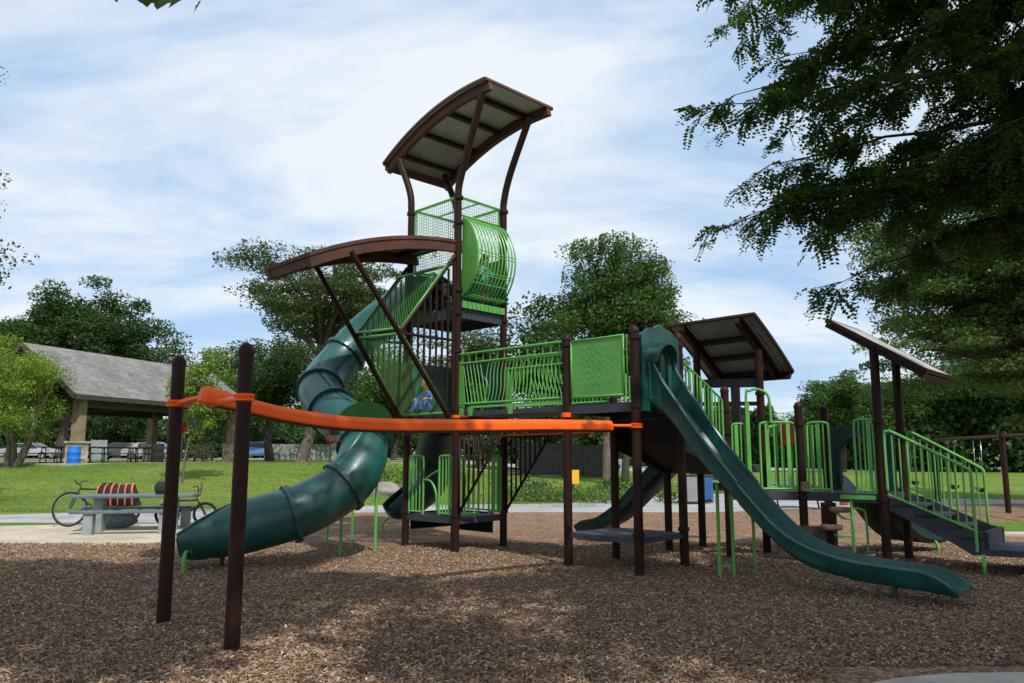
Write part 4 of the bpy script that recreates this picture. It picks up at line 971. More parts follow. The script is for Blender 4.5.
# far woodland edge closing the park: one mass of foliage
def woodland(pts, h, n, label, mat, seed, leaf=.5, th=3.0):
    rg = np.random.default_rng(seed); P = []
    seg = [(V3((*a, 0)), V3((*b, 0))) for a, b in zip(pts[:-1], pts[1:])]; tot = sum((b - a).length for a, b in seg)
    for a, b in seg:
        k = int(n * (b - a).length / tot); t = rg.uniform(0, 1, k); X = a.x + (b.x - a.x) * t; Y = a.y + (b.y - a.y) * t
        s = t * (b - a).length; hh = h * (.72 + .16 * np.sin(s * .37 + seed) + .12 * np.sin(s * .93 + 2 * seed) + .06 * np.sin(s * 2.3))
        z = hh * rg.uniform(0, 1, k) ** .8; dp = rg.uniform(-1, 1, k) * th * np.sqrt(np.clip(1 - (z / hh) ** 2, .05, 1))
        P.append(np.stack([X + rg.normal(0, .3, k), Y + dp + .8 * np.sin(s * 1.3 + z), z + .9 * 0 + 0 * X], 1))
    P = np.concatenate(P); P[:, 2] += np.array([hz(x, y) for x, y in P[:, :2]])
    o = quads('woodland', leaf_quads(P, leaf, rg, 0, .7), mat); return tag(o, label, 'woodland', kind='stuff')
woodland([(-130, 84), (-60, 92), (-20, 90), (10, 92), (26, 88)], 7.5, 95000, 'dense dark green thicket closing off the park behind the car park', 'leaf_dark', 3, .62)
woodland([(24, 92), (30, 62), (46, 54), (90, 52)], 7.0, 75000, 'dense dark thicket behind the swings at the right', 'leaf_dark', 5, .48)

# shrubs and ground plants in the beds behind the path
def bush(px, Y, w, h, label, seed, mat='leaf_bush', n=700, name='shrub'):
    x, y, z = gp(px, Y); rg = np.random.default_rng(seed); t = empty(name, (x, y, z), label, 'shrub', 'shrubs in the beds behind the path')
    cen = rg.normal(size=(12, 3)) * np.array([w * .25, w * .2, h * .12]) + np.array([x, y, z + h * .45]); P = []
    for c in cen: P.append(c + rg.normal(size=(n // 12, 3)) * np.array([w * .13, w * .13, h * .17]))
    P = np.concatenate(P); P[:, 2] = np.abs(P[:, 2] - z) + z
    quads('foliage', leaf_quads(P, .11, rg, 0), mat, t)
    m = MB()
    for c in cen[:7]: m.tube([(x + rg.uniform(-.08, .08), y, z - .05), tuple(c)], [.012, .005], 5)
    m.build('stems', 'bark', t)
for i, (px, Y, w, h, mt, lab) in enumerate([(535, 30, 2.2, .75, 'leaf_dark', 'low dark shrub in front of the left end of the black fence'), (575, 28.5, 2.4, .6, 'leaf_bush', 'light green clump beside the yellow sign'), (548, 27.4, 2.4, .5, 'leaf_bush', 'pale grassy clump at the path edge below the climber'),
        (595, 27.0, 1.8, .45, 'leaf_bush', 'small light clump at the path corner'), (612, 33, 1.5, .7, 'leaf_dark', 'small dark bush left of the second trunk'), (648, 31, 1.6, .7, 'leaf_dark', 'small bush right of the second trunk'),
        (516, 27.6, 1.8, .45, 'leaf_bush', 'grassy clump beside the slatted climber'), (395, 31, 2.2, .7, 'leaf_bush', 'feathery clump above the grey boulder'), (672, 27.2, 1.6, .5, 'leaf_bush', 'low clump left of the grey notice board'), (205, 43, 3.0, 1.6, 'leaf_olive', 'rusty olive bush beside the right stone column'), (437, 32, 2.2, .6, 'leaf_bush', 'low clump behind the lowest tower deck')]):
    bush(px, Y, w, h, lab, 200 + i, mt)
# boulder
x, y, z = gp(383, 28); bm = bmesh.new(); bmesh.ops.create_icosphere(bm, subdivisions=3, radius=1)
for q in bm.verts:
    n_ = 1 + .16 * math.sin(q.co.x * 4 + 1) * math.cos(q.co.y * 3) + .08 * math.sin(q.co.z * 7 + q.co.x * 3); q.co = V3((q.co.x * .85 * n_, q.co.y * .4 * n_, q.co.z * .30 * n_ + .12))
me = bpy.data.meshes.new('boulder'); bm.to_mesh(me); bm.free(); me.materials.append(M['boulder_stone']); [setattr(p, 'use_smooth', True) for p in me.polygons]
o = bpy.data.objects.new('boulder', me); C.objects.link(o); o.location = (x, y, z); tag(o, 'long low grey boulder on the grass behind the dark tube slide', 'boulder')

# ------------------------------------------------------------------ picnic shelter
U = V3((.313, .95, 0)); W_ = V3((-.95, .313, 0)); c1 = V3((-19.8, 36.0, hz(-19.8, 36)))
gz = 1.2
pav = empty('picnic_shelter', tuple(c1), 'open picnic shelter with grey shingled gable roof on stone based timber columns', 'pavilion')
A = c1 - U * .8 - W_ * .55; Lr = 12.9; a_ = 2.9 + .55; ez, rz_ = 4.22, 6.70
def rp(u, w, z): return V3((A.x, A.y, 0)) + U * u + W_ * w + Z * z
def roof_face(s):
    m = MB(); w0, w1 = (0, a_) if s else (2 * a_, a_)
    pts = [rp(0, w0, ez), rp(Lr, w0, ez), rp(Lr, w1, rz_), rp(0, w1, rz_)]; m.slab(pts, (0, 0, .10)); ob = m.build('roof_slope', 'shingles', pav)
    uv = ob.data.uv_layers.new(name='UVMap'); me = ob.data; o_ = origin_of(pav)
    for lp in me.loops:
        co = me.vertices[lp.vertex_index].co + o_ - V3((A.x, A.y, 0)); uv.data[lp.index].uv = (co.dot(U), (co.z - ez) * 1.75)
roof_face(True); roof_face(False)
m = MB(); m.beam(rp(-.02, -.02, ez - .02), rp(Lr + .02, -.02, ez - .02), .05, .22); m.beam(rp(-.02, 2 * a_ + .02, ez - .02), rp(Lr + .02, 2 * a_ + .02, ez - .02), .05, .22)
for u in (-.03, Lr + .03):
    m.beam(rp(u, 0, ez - .03), rp(u, a_, rz_ - .03), .05, .24); m.beam(rp(u, 2 * a_, ez - .03), rp(u, a_, rz_ - .03), .05, .24)
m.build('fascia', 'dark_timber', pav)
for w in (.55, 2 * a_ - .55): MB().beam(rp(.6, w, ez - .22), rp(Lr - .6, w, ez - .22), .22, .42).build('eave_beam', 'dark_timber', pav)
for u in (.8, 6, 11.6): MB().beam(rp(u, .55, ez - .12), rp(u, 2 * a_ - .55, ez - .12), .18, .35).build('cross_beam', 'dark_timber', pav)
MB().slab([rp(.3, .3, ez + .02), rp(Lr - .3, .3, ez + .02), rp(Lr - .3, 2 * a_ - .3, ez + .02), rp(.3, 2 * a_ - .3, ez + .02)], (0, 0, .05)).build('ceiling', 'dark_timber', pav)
for u, w, s_ in ((.8, .55, 1), (11.6, .55, 1), (.8, 2 * a_ - .55, 1), (11.6, 2 * a_ - .55, 1)):
    p = rp(u, w, 0); ang = math.atan2(U.y, U.x)
    cm = MB().box((p.x, p.y, gz + 1.9), (.42, .42, 2.5), ang).build('column', 'timber', pav)
    MB().box((p.x, p.y, gz + .45), (.66, .66, .98), ang).build('stone_base', 'field_stone', cm); MB().box((p.x, p.y, gz + .98), (.76, .76, .09), ang).build('cap_stone', 'concrete', cm)
m = MB(); m.prism([tuple(rp(*q, 0)[:2]) for q in ((-.2, -.3), (Lr + .2, -.3), (Lr + .2, 2 * a_ + .3), (-.2, 2 * a_ + .3))], gz - .35, gz + .03); m.build('floor_slab', 'concrete', pav)
# picnic tables
def picnic(base, rz, label, top='table_red', leg='black_steel', group='picnic tables under the shelter'):
    x, y, z = base; t = empty('picnic_table', (0, 0, 0), label, 'picnic table', group)
    m = MB()
    for k in range(5): m.box((0, -.3 + k * .15, .75), (1.9, .14, .045))
    m.build('tabletop', top, t, bevel=.006)
    for s_ in (-1, 1):
        m = MB(); m.box((0, s_ * .68, .45), (1.9, .14, .045)); m.box((0, s_ * .83, .45), (1.9, .14, .045)); m.build('bench', top, t, bevel=.006)
    for s_ in (-1, 1):
        m = MB(); xx = s_ * .65
        m.tube([(xx, -.78, .42), (xx, .78, .42)], .024, 8); m.tube([(xx, -.28, .72), (xx, -.5, .0)], .024, 8); m.tube([(xx, .28, .72), (xx, .5, .0)], .024, 8); m.tube([(xx, -.55, .015), (xx, .55, .015)], .024, 8); m.tube([(xx, -.3, .715), (xx, .3, .715)], .02, 8)
        m.build('leg_frame', leg, t)
    t.location = base; t.rotation_euler.z = rz; return t
spots = [(1.6, 1.6, 'red brown picnic table behind the blue barrel, at the near end of the shelter'), (1.8, 4.6, 'red brown picnic table at the near end of the shelter, away from the blue barrel'), (4.4, 1.6, 'second red brown picnic table from the blue barrel along the open side'), (4.6, 4.8, 'second red brown picnic table from the near end on the shelter far side'),
         (7.2, 1.7, 'third red brown picnic table along the open side of the shelter'), (7.4, 4.8, 'third red brown picnic table on the shelter far side'), (9.9, 1.8, 'red brown picnic table beside the right stone column'), (9.8, 4.8, 'red brown picnic table at the far inner corner of the shelter')]
pt0 = picnic((0, 0, 0), 0, spots[0][2])
for i, (u, w, lab) in enumerate(spots):
    c = pt0 if i == 0 else copy_tree(pt0); p = rp(u, w, gz + .03); c.location = p; c.rotation_euler.z = .25 + .1 * math.sin(i * 3); c['label'] = lab
# blue barrel
def barrel(loc, r, h, mat, label, cat='barrel', lid=True, name='barrel'):
    m = MB(); x, y, z = loc; m.lathe((x, y, z), [(r * .96, 0), (r, .03), (r, h * .3), (r * 1.03, h * .32), (r * 1.03, h * .35), (r, h * .37), (r, h * .64), (r * 1.03, h * .66), (r * 1.03, h * .69), (r, h * .71), (r, h * .97), (r * .97, h), (r * .9, h), (r * .88, h - .06)], 24)
    return tag(m.build(name, mat), label, cat)
p = at(73, 465, 35.3); barrel((p.x, p.y, hz(p.x, p.y) - .02), .27, .84, 'blue_plastic', 'bright blue barrel beside the stone column of the shelter')
p = at(157, 463, 40.5); barrel((p.x, p.y, hz(p.x, p.y)), .3, .95, 'black_cloth', 'black trash barrel under the shelter, left of the leftmost dark post', 'trash can', name='trash_can')

# ------------------------------------------------------------------ near picnic table, bikes
pt = empty('picnic_table', (-7.75, 16.95, 0), 'grey blue plank picnic table with square concrete legs on the pad', 'picnic table')
d = V3((1, .20, 0)).normalized(); q_ = V3((-d.y, d.x, 0)); c = V3((-7.95, 16.95, 0)); ang = math.atan2(d.y, d.x)
def pl(u, w, z): return tuple(c + d * u + q_ * w + Z * z)
MB().box(pl(0, 0, .745), (2.35, .76, .06), ang).build('tabletop', 'table_grey', pt, bevel=.012)
MB().box(pl(-.05, -.72, .46), (2.0, .30, .055), ang).build('bench', 'table_grey', pt, bevel=.01)
MB().box(pl(-.15, .72, .46), (2.3, .30, .055), ang).build('bench', 'table_grey', pt, bevel=.01)
for u, w in ((-.72, -.02), (.72, -.02)): MB().box(pl(u, w, .34), (.19, .30, .74), ang).build('leg', 'table_leg_grey', pt, bevel=.01)
for u, w in ((-.7, -.72), (.72, -.72), (-.95, .72), (.85, .72)): MB().box(pl(u, w, .20), (.18, .22, .47), ang).build('leg', 'table_leg_grey', pt, bevel=.01)
def bicycle(loc, rz, R_, label, group='bicycles by the picnic table', tilt=.08, bmx=False):
    t = empty('bicycle', (0, 0, 0), label, 'bicycle', group); wb = R_ * 3.0
    for s_ in (-1, 1):
        c_ = V3((s_ * wb / 2, 0, R_)); m = MB(); m.tube([c_ + V3((math.cos(a), 0, math.sin(a))) * (R_ - .025) for a in [2 * PI * k / 32 for k in range(33)]], .026, 8, False); w = m.build('wheel', 'rubber', t)
        m = MB(); m.tube([c_ + V3((math.cos(a), 0, math.sin(a))) * (R_ - .055) for a in [2 * PI * k / 32 for k in range(33)]], .010, 6, False)
        for k in range(16):
            a = PI * k / 8; m.tube([c_, c_ + V3((math.cos(a), 0, math.sin(a))) * (R_ - .055)], .0018, 4, False)
        m.tube([c_ - V3((0, .05, 0)), c_ + V3((0, .05, 0))], .02, 8); m.build('rim', 'black_steel' if bmx else 'chrome', w)
    bb = V3((-.06, 0, R_ * .85)); st = V3((-.20, 0, R_ * 2.1)); hd = V3((wb / 2 - .17, 0, R_ * 2.15)); hb = V3((wb / 2 - .12, 0, R_ * 1.8)); rw = V3((-wb / 2, 0, R_)); fw = V3((wb / 2, 0, R_))
    m = MB(); m.tube([bb, st], .018, 8); m.tube([st, hd], .02, 8); m.tube([bb, hb], .022, 8); m.tube([hd + (hd - hb) * .1, hb], .022, 8)
    for y in (-.045, .045): m.tube([bb, rw + V3((0, y, 0))], .010, 6); m.tube([st, rw + V3((0, y, 0))], .010, 6)
    m.build('frame', 'black_steel', t)
    m = MB()
    for y in (-.05, .05): m.tube([hb, hb + V3((.02, y, -.02)), fw + V3((0, y, 0))], .013, 6)
    m.build('fork', 'black_steel', t)
    top = hd + (hd - hb) * .1; rise = .22 if bmx else .07
    m = MB(); m.tube([top, top + V3((-.02, 0, .06)), top + V3((.04, 0, .09))], .014, 6)
    s0 = top + V3((.04, 0, .09))
    for y in (-1, 1): m.tube(crom([s0, s0 + V3((0, y * .10, .02)), s0 + V3((0, y * .18, rise)), s0 + V3((-.06, y * .34, rise + .01))], 4), .012, 6)
    if bmx: m.tube([s0 + V3((0, -.15, rise * .6)), s0 + V3((0, .15, rise * .6))], .008, 6)
    m.build('handlebar', 'black_steel', t)
    m = MB(); m.tube([st, st + V3((-.03, 0, .10))], .014, 6); m.slab([st + V3((-.17, -.07, .10)), st + V3((-.17, .07, .10)), st + V3((.02, .03, .11)), st + V3((.13, .015, .11)), st + V3((.13, -.015, .11)), st + V3((.02, -.03, .11))], (0, 0, .04)); m.build('saddle', 'rubber', t, bevel=.01)
    m = MB(); m.tube([bb + V3((math.cos(a), 0, math.sin(a))) * .085 + V3((0, -.06, 0)) for a in [2 * PI * k / 20 for k in range(21)]], .008, 6, False); m.tube([bb + V3((0, -.08, 0)), bb + V3((.12, -.08, -.12))], .01, 6); m.tube([bb + V3((0, .08, 0)), bb + V3((-.12, .08, .12))], .01, 6)
    m.box(bb + V3((.12, -.13, -.12)), (.09, .09, .02)); m.box(bb + V3((-.12, .13, .12)), (.09, .09, .02)); m.build('crank', 'black_steel', t)
    t.location = loc; t.rotation_euler = (tilt, 0, rz); return t
bicycle((-9.30, 17.9, .02), PI + .10, .385, 'black bicycle with a large wheel showing past the left end of the picnic table', tilt=.06)
bicycle((-7.3, 17.95, .02), .15, .27, 'small black bicycle with raised handlebar behind the right end of the picnic table', tilt=.08, bmx=True)
# striped cloth bundle, grey bundle and black bag
m = MB(); cc = V3((-8.72, 17.62, .0))
ringz = []
for k in range(9):
    t = k / 8; zz = .50 + .44 * t; th = .17 * math.sin(PI * (.15 + .8 * t)) + .03
    ringz.append([cc + d * (.44 - .05 * math.sin(j * 1.9 + k)) * math.cos(2 * PI * j / 20) * (1 - .15 * t) + q_ * th * math.sin(2 * PI * j / 20) + Z * (zz + .012 * math.sin(j * 2.3 + k)) for j in range(20)])
m.sweep(ringz); bun = m.build('cloth_bundle', 'black_cloth'); tag(bun, 'black and orange striped cloth bundle behind the near picnic table', 'bundle')
m = MB()
for i in range(6):
    u = -.36 + i * .145; m.tube(crom([cc + d * u - q_ * .20 + Z * .52, cc + d * u - q_ * .235 + Z * .70, cc + d * u * .95 - q_ * .20 + Z * .88, cc + d * u * .92 + Z * .965, cc + d * u * .95 + q_ * .2 + Z * .8], 5), .013 + .004 * (i % 3), 6)
m.build('stripes', 'orange_cloth', bun)
m = MB(); cc2 = V3((-8.75, 17.6, 0)); ringz = []
for k in range(8):
    t = k / 7; ringz.append([cc2 + d * (.50 * math.sin(PI * (.2 + .6 * t))) * math.cos(2 * PI * j / 18) * (1 + .08 * math.sin(j * 2 + k)) + q_ * .20 * math.sin(2 * PI * j / 18) * math.sin(PI * (.25 + .6 * t)) + Z * (.03 + .34 * t) for j in range(18)])
m.sweep(ringz); tag(m.build('grey_bag', 'grey_cloth'), 'rumpled grey bag lying under the striped bundle', 'bag')
m = MB(); c3 = V3((-7.45, 16.9, .775)); ringz = []
for k in range(8):
    t = k / 7; s_ = math.sin(PI * (.22 + .62 * t)); ringz.append([c3 + V3((.13 * s_ * (abs(math.cos(a)) ** .6) * (1 if math.cos(a) > 0 else -1), .09 * s_ * math.sin(a), .01 + .26 * t)) for a in [2 * PI * j / 20 for j in range(20)]])
m.sweep(ringz); bg = m.build('backpack', 'black_cloth'); tag(bg, 'black backpack standing on the right half of the near picnic table', 'backpack')
MB().tube(crom([c3 + V3((-.03, 0, .26)), c3 + V3((-.02, 0, .31)), c3 + V3((.02, 0, .31)), c3 + V3((.03, 0, .26))], 4), .007, 6).build('handle', 'black_cloth', bg)

# ------------------------------------------------------------------ far objects
def board_fence(px0, px1, Y0, Y1, h, mat, label, name='fence', zoff=0):
    a, b = at(px0, 460, Y0), at(px1, 460, Y1); a.z = hz(a.x, a.y); b.z = hz(b.x, b.y); L = (b - a).length; n = int(L / .16); t = empty(name, tuple(a), label, 'fence')
    m = MB(); dd = (b - a) / L
    for i in range(n):
        p = lerp(a, b, (i + .5) / n); p = p + V3((-dd.y, dd.x, 0)) * (.026 * (i % 2)); m.beam(p + Z * .03, p + Z * (h + .015 * math.sin(i * 2.2)), .185, .022, up=V3((-dd.y, dd.x, 0)))
    m.build('boards', mat, t); nn = V3((-dd.y, dd.x, 0))
    for i in range(int(L / 2.4) + 1): p = lerp(a, b, min(1, i * 2.4 / L)) + nn * .08; MB().box((p.x, p.y, p.z + h / 2), (.10, .10, h + .1)).build('fence_post', mat, t)
    m = MB()
    for z in (.3, h - .25): m.beam(a + nn * .045 + Z * z, b + nn * .045 + Z * z, .04, .09)
    m.build('rail', mat, t)
board_fence(519, 614, 44, 44, 1.75, 'fence_wood', 'dark board fence seen below the bridge')
board_fence(265, 345, 56, 58, 1.15, 'grey_board', 'pale grey board fence across the lawn behind the tall airy tree')
board_fence(90, 106, 60, 60, 1.5, 'table_leg_grey', 'short grey fence seen through the shelter')
# dark rail fence by the shelter
a, b = at(186, 460, 52), at(212, 460, 52); a.z = b.z = hz(a.x, a.y); t = empty('rail_fence', tuple(a), 'short dark rail fence between the sapling and the right stone column', 'fence'); m = MB()
for k in range(3): m.beam(a + Z * (.25 + .35 * k), b + Z * (.25 + .35 * k), .06, .12)
m.build('rail', 'dark_timber', t)
for k in range(4): p = lerp(a, b, k / 3); MB().box((p.x, p.y, p.z + .5), (.12, .14, 1.1)).build('fence_post', 'dark_timber', t)
def car(loc, rz, mat, label):
    t = empty('parked_car', (0, 0, 0), label, 'car', 'cars in the far car park'); prof = [(-2.2, .35), (-2.22, .72), (-2.05, .92), (-1.55, .98), (-1.05, 1.38), (.45, 1.42), (1.15, 1.0), (2.0, .88), (2.2, .65), (2.2, .35)]
    rings = []
    for y, s_, zz in ((-.86, .94, .0), (-.88, 1, 0), (.88, 1, 0), (.86, .94, 0)): rings.append([V3((x * s_, y if z < 1.0 else y * .82, z)) for x, z in prof])
    MB().sweep(rings, smooth=False).build('body', mat, t, bevel=.04)
    for s_ in (-1, 1): MB().slab([(-1.0, s_ * .80, 1.02), (-.92, s_ * .76, 1.32), (.38, s_ * .76, 1.35), (.95, s_ * .80, 1.03)], (0, s_ * .02, 0)).build('side_window', 'glass_dark', t)
    MB().slab([(1.12, -.66, 1.03), (1.12, .66, 1.03), (.52, .62, 1.37), (.52, -.62, 1.37)], (.02, 0, .03)).build('windscreen', 'glass_dark', t)
    for x in (-1.4, 1.4):
        for y in (-.82, .82):
            w = MB().tube([(x, y - .1, .33), (x, y + .1, .33)], .33, 20).build('wheel', 'rubber', t); MB().tube([(x, y - .11, .33), (x, y + .11, .33)], .19, 14).build('rim', 'chrome', w)
    for y in (-.6, .6): MB().box((2.17, y, .68), (.08, .3, .12)).build('headlight', 'white_paint', t)
    t.location = loc; t.rotation_euler.z = rz; return t
for px, Y, rz, mt, lab in ((153, 64, .1, 'car_white', 'white parked car seen through the shelter beside the leftmost post'), (120, 66, 3.2, 'car_dark', 'dark parked car seen through the middle of the shelter'), (256, 62, .2, 'car_blue', 'blue parked car behind the leftmost posts, right of the stone column'), (545, 60, 0, 'car_white', 'white car roof above the left part of the dark board fence'),
        (597, 62, 3.1, 'car_white', 'white car roof above the right part of the dark board fence'), (716, 36, 1.2, 'car_dark', 'dark car beyond the blue box'), (30, 68, .05, 'car_white', 'pale car behind the multi stemmed tree')):
    x, y, z = gp(px, Y); car((x, y, z), rz, mt, lab)
# yellow sign
p = at(573, 484, 29); z = hz(p.x, p.y); t = empty('yellow_sign', (p.x, p.y, z), 'blank yellow upright sign on a post beyond the path', 'sign')
s0 = at(567.5, 484, 29); s1 = at(579, 470, 29); MB().box(((s0.x + s1.x) / 2, 29, (s0.z + s1.z) / 2), (s1.x - s0.x, .03, s1.z - s0.z)).build('sign_board', 'yellow_paint', t, bevel=.005)
MB().tube([((s0.x + s1.x) / 2, 29.04, z - .1), ((s0.x + s1.x) / 2, 29.04, s1.z - .02)], .03, 8).build('sign_post', 'black_steel', t)
# red sign
p = at(181, 450, 44); z = hz(p.x, p.y); t = empty('red_sign', (p.x, p.y, z), 'small red and white sign on a post behind the sapling', 'sign')
MB().slab([(p.x + .3 * math.cos(a), 44, z + 1.9 + .3 * math.sin(a)) for a in [PI / 8 + PI * k / 4 for k in range(8)]], (0, .02, 0)).build('sign_board', 'red_steel', t); MB().tube([(p.x, 44.04, z), (p.x, 44.04, z + 2.1)], .03, 8).build('sign_post', 'grey_board', t)
# grey notice bin and blue box behind the path
def bin_(px0, px1, py0, py1, Y, mat, label, name, cat):
    a, b = at(px0, py1, Y), at(px1, py0, Y); w = b.x - a.x; cx = (a.x + b.x) / 2; t = empty(name, (cx, Y, a.z), label, cat)
    MB().box((cx, Y, (a.z + b.z) / 2 + .04), (w, w * .8, b.z - a.z - .08), .15).build('body', mat, t, bevel=.02); MB().box((cx, Y, b.z + .02), (w * 1.08, w * .88, .05), .15).build('lid', 'black_steel' if 'grey' in label else mat, t, bevel=.01); MB().box((cx, Y, a.z + .03), (w * .9, w * .7, .08), .15).build('foot', 'black_steel', t)
bin_(685, 699, 476, 504, 26.2, 'grey_board', 'light grey slatted litter box behind the path, left of the blue box', 'litter_box', 'litter box')
bin_(702, 711.5, 477, 502, 26.6, 'blue_dull', 'dull blue recycling box behind the path, right of the grey litter box', 'recycling_box', 'recycling box')
# bench table behind the right deck
p = at(790, 505, 24.0); pc2 = picnic((p.x, p.y, 0), .2, 'grey topped picnic table behind the triangular deck', 'table_grey', 'black_steel', None)
p = at(844, 500, 25.5)
m = MB(); ringz = [[V3((p.x + .15 * s_ * math.cos(a), p.y + .10 * s_ * math.sin(a), zz)) for a in [2 * PI * j / 16 for j in range(16)]] for zz, s_ in ((.02, .9), (.12, 1.05), (.26, 1.0), (.36, .7), (.40, .3))]
m.sweep(ringz); rb = m.build('red_bag', 'car_red'); tag(rb, 'small red bag on the ground far behind the right deck', 'bag')
MB().tube(crom([(p.x - .1, p.y, .37), (p.x - .06, p.y, .50), (p.x + .06, p.y, .50), (p.x + .1, p.y, .37)], 4), .01, 6).build('handle', 'black_cloth', rb)
# swing set
sw = empty('swing_set', (14.0, 23.5, 0), 'dark brown swing frame at the right edge beyond the stairs', 'swing set'); bz = 2.12
pa_, pb_, pc_, pd_ = V3((14.6, 27.4, 0)), V3((13.65, 22.0, 0)), V3((12.6, 16.0, 0)), V3((15.2, 30.8, 0))
MB().tube([pd_ + Z * bz, pc_ + Z * bz], .045, 10).build('top_beam', 'brown_beam', sw)
for p in (pa_, pb_, pc_, pd_): MB().tube([p - Z * .1, p + Z * (bz + .14)], .075, 12).build('post', 'brown_steel', sw)
def swing(p, ax, lab):
    t = empty('swing', tuple(p), lab, 'swing', 'black belt swings on the brown frame'); m = MB(); n = 9
    rr = []
    for k in range(n):
        u = k / (n - 1) - .5; rr.append([p + ax * u * .5 + V3((-ax.y, ax.x, 0)) * s_ * .07 + Z * (.50 + 1.0 * u * u * .5 + dz) for s_, dz in ((-1, 0), (1, 0), (1, .02), (-1, .02))])
    m.sweep(rr, smooth=False); m.build('belt_seat', 'rubber', t)
    for s_ in (-1, 1): MB().tube([p + ax * s_ * .25 + Z * .62, p + ax * s_ * .27 + Z * (bz - .04)], .008, 5).build('chain', 'chrome', t)
ax_ = (pc_ - pd_).normalized()
for q, lab in ((lerp(pd_, pa_, .35), 'black belt swing farthest from the post, left of the others'), (lerp(pa_, pb_, .30), 'black belt swing just left of the nearest swing post, farther one'), (lerp(pa_, pb_, .68), 'black belt swing just left of the nearest swing post, nearer one'), (lerp(pb_, pc_, .3), 'black belt swing right of the nearest swing post')):
    swing(V3((q.x, q.y, 0)), ax_, lab)
# ------------------------------------------------------------------ children
def person(joints, bones, mats, label, loc, hair_mat, name='person', head=None, hair_long=.02):
    """joints: name -> (x,y,z,radius); bones: (a,b,matindex)"""
    names = list(joints); me = bpy.data.meshes.new('body')
    vs = [joints[k][:3] for k in names]; es = [(names.index(a), names.index(b)) for a, b, _ in bones]
    me.from_pydata(vs, es, []); ob = bpy.data.objects.new('tmp', me); C.objects.link(ob)
    sk = ob.modifiers.new('skin', 'SKIN'); sk.use_smooth_shade = True; sb_ = ob.modifiers.new('sub', 'SUBSURF'); sb_.levels = 2; sb_.render_levels = 2
    for i, k in enumerate(names):
        r = joints[k][3]; me.skin_vertices[0].data[i].radius = (r, r)
    me.skin_vertices[0].data[names.index('pelvis')].use_root = True
    bpy.context.view_layer.update(); dg = bpy.context.evaluated_depsgraph_get(); em = bpy.data.meshes.new_from_object(ob.evaluated_get(dg)); bpy.data.objects.remove(ob)
    em.name = 'body'; em.materials.clear()
    for m_ in mats: em.materials.append(M[m_])
    segs = [(V3(joints[a][:3]), V3(joints[b][:3]), mi) for a, b, mi in bones]
    for p in em.polygons:
        c = V3(p.center); best = 9; bi = 0
        for a, b_, mi in segs:
            ab = b_ - a; t = max(0, min(1, (c - a).dot(ab) / max(1e-9, ab.length_squared))); dd = (a + ab * t - c).length
            if dd < best: best = dd; bi = mi
        p.material_index = bi; p.use_smooth = True
    o = bpy.data.objects.new(name, em); C.objects.link(o); o.location = loc; tag(o, label, 'child')
    hx, hy, hz_, hr = joints['head']
    fx, fy = head; f = V3((fx, fy, 0)).normalized(); s_ = V3((-f.y, f.x, 0)); h = V3((hx, hy, hz_)) + V3(loc)
    rings = []                                             # hair cap
    for k in range(7):
        ph = PI * .5 * k / 6; rings.append([h - f * .012 + Z * (.01 + (hr + .012) * math.sin(ph) * 1.12) + (f * math.cos(a) * (1 if math.cos(a) < 0 else .93) + s_ * math.sin(a)) * (hr + .012) * math.cos(ph) - Z * (.055 + hair_long) * max(0, -math.cos(a)) * math.cos(ph) for a in [2 * PI * j / 20 for j in range(20)]])
    MB().sweep(rings).build('hair', hair_mat, o)
    for q in (-1, 1): MB().tube([h + f * hr * .90 + s_ * q * hr * .38 + Z * .005, h + f * (hr * .97) + s_ * q * hr * .38 + Z * .005], .010, 8).build('eye', 'black_steel', o)
    m = MB(); m.tube([h + f * hr * .92 - Z * .005, h + f * (hr + .014) - Z * .028, h + f * hr * .92 - Z * .032], [.007, .011, .007], 6); m.build('nose', 'skin', o)
    MB().tube([h + f * hr * .90 - s_ * .018 - Z * .052, h + f * hr * .94 - Z * .054, h + f * hr * .90 + s_ * .018 - Z * .052], .005, 6).build('mouth', 'red_steel', o)
    for q in (-1, 1): MB().tube([h + s_ * q * hr * .93 - Z * .02, h + s_ * q * (hr * .93 + .008) + Z * .012], .014, 6).build('ear', 'skin', o)
    return o
def hand(J, B, wrist, w, d, mi, s=.8):
    d = V3(d).normalized(); sd = d.cross(Z); sd = sd.normalized() if sd.length > .1 else V3((1, 0, 0)); w = V3(w)
    J[wrist + '_palm'] = (*(w + d * .035 * s), .016 * s); B.append((wrist, wrist + '_palm', mi))
    for i, (o, L) in enumerate(((-.018, .040), (-.006, .048), (.006, .046), (.018, .036))):
        a = w + d * .06 * s + sd * o * s; b = a + (d * .7 - Z * .3 + sd * o * 3).normalized() * L * s
        J[f'{wrist}_f{i}a'] = (*a, .0068 * s); J[f'{wrist}_f{i}b'] = (*b, .0055 * s); B.append((wrist + '_palm', f'{wrist}_f{i}a', mi)); B.append((f'{wrist}_f{i}a', f'{wrist}_f{i}b', mi))
    J[wrist + '_t'] = (*(w + d * .045 * s - sd * .034 * s - Z * .008), .008 * s); B.append((wrist + '_palm', wrist + '_t', mi))
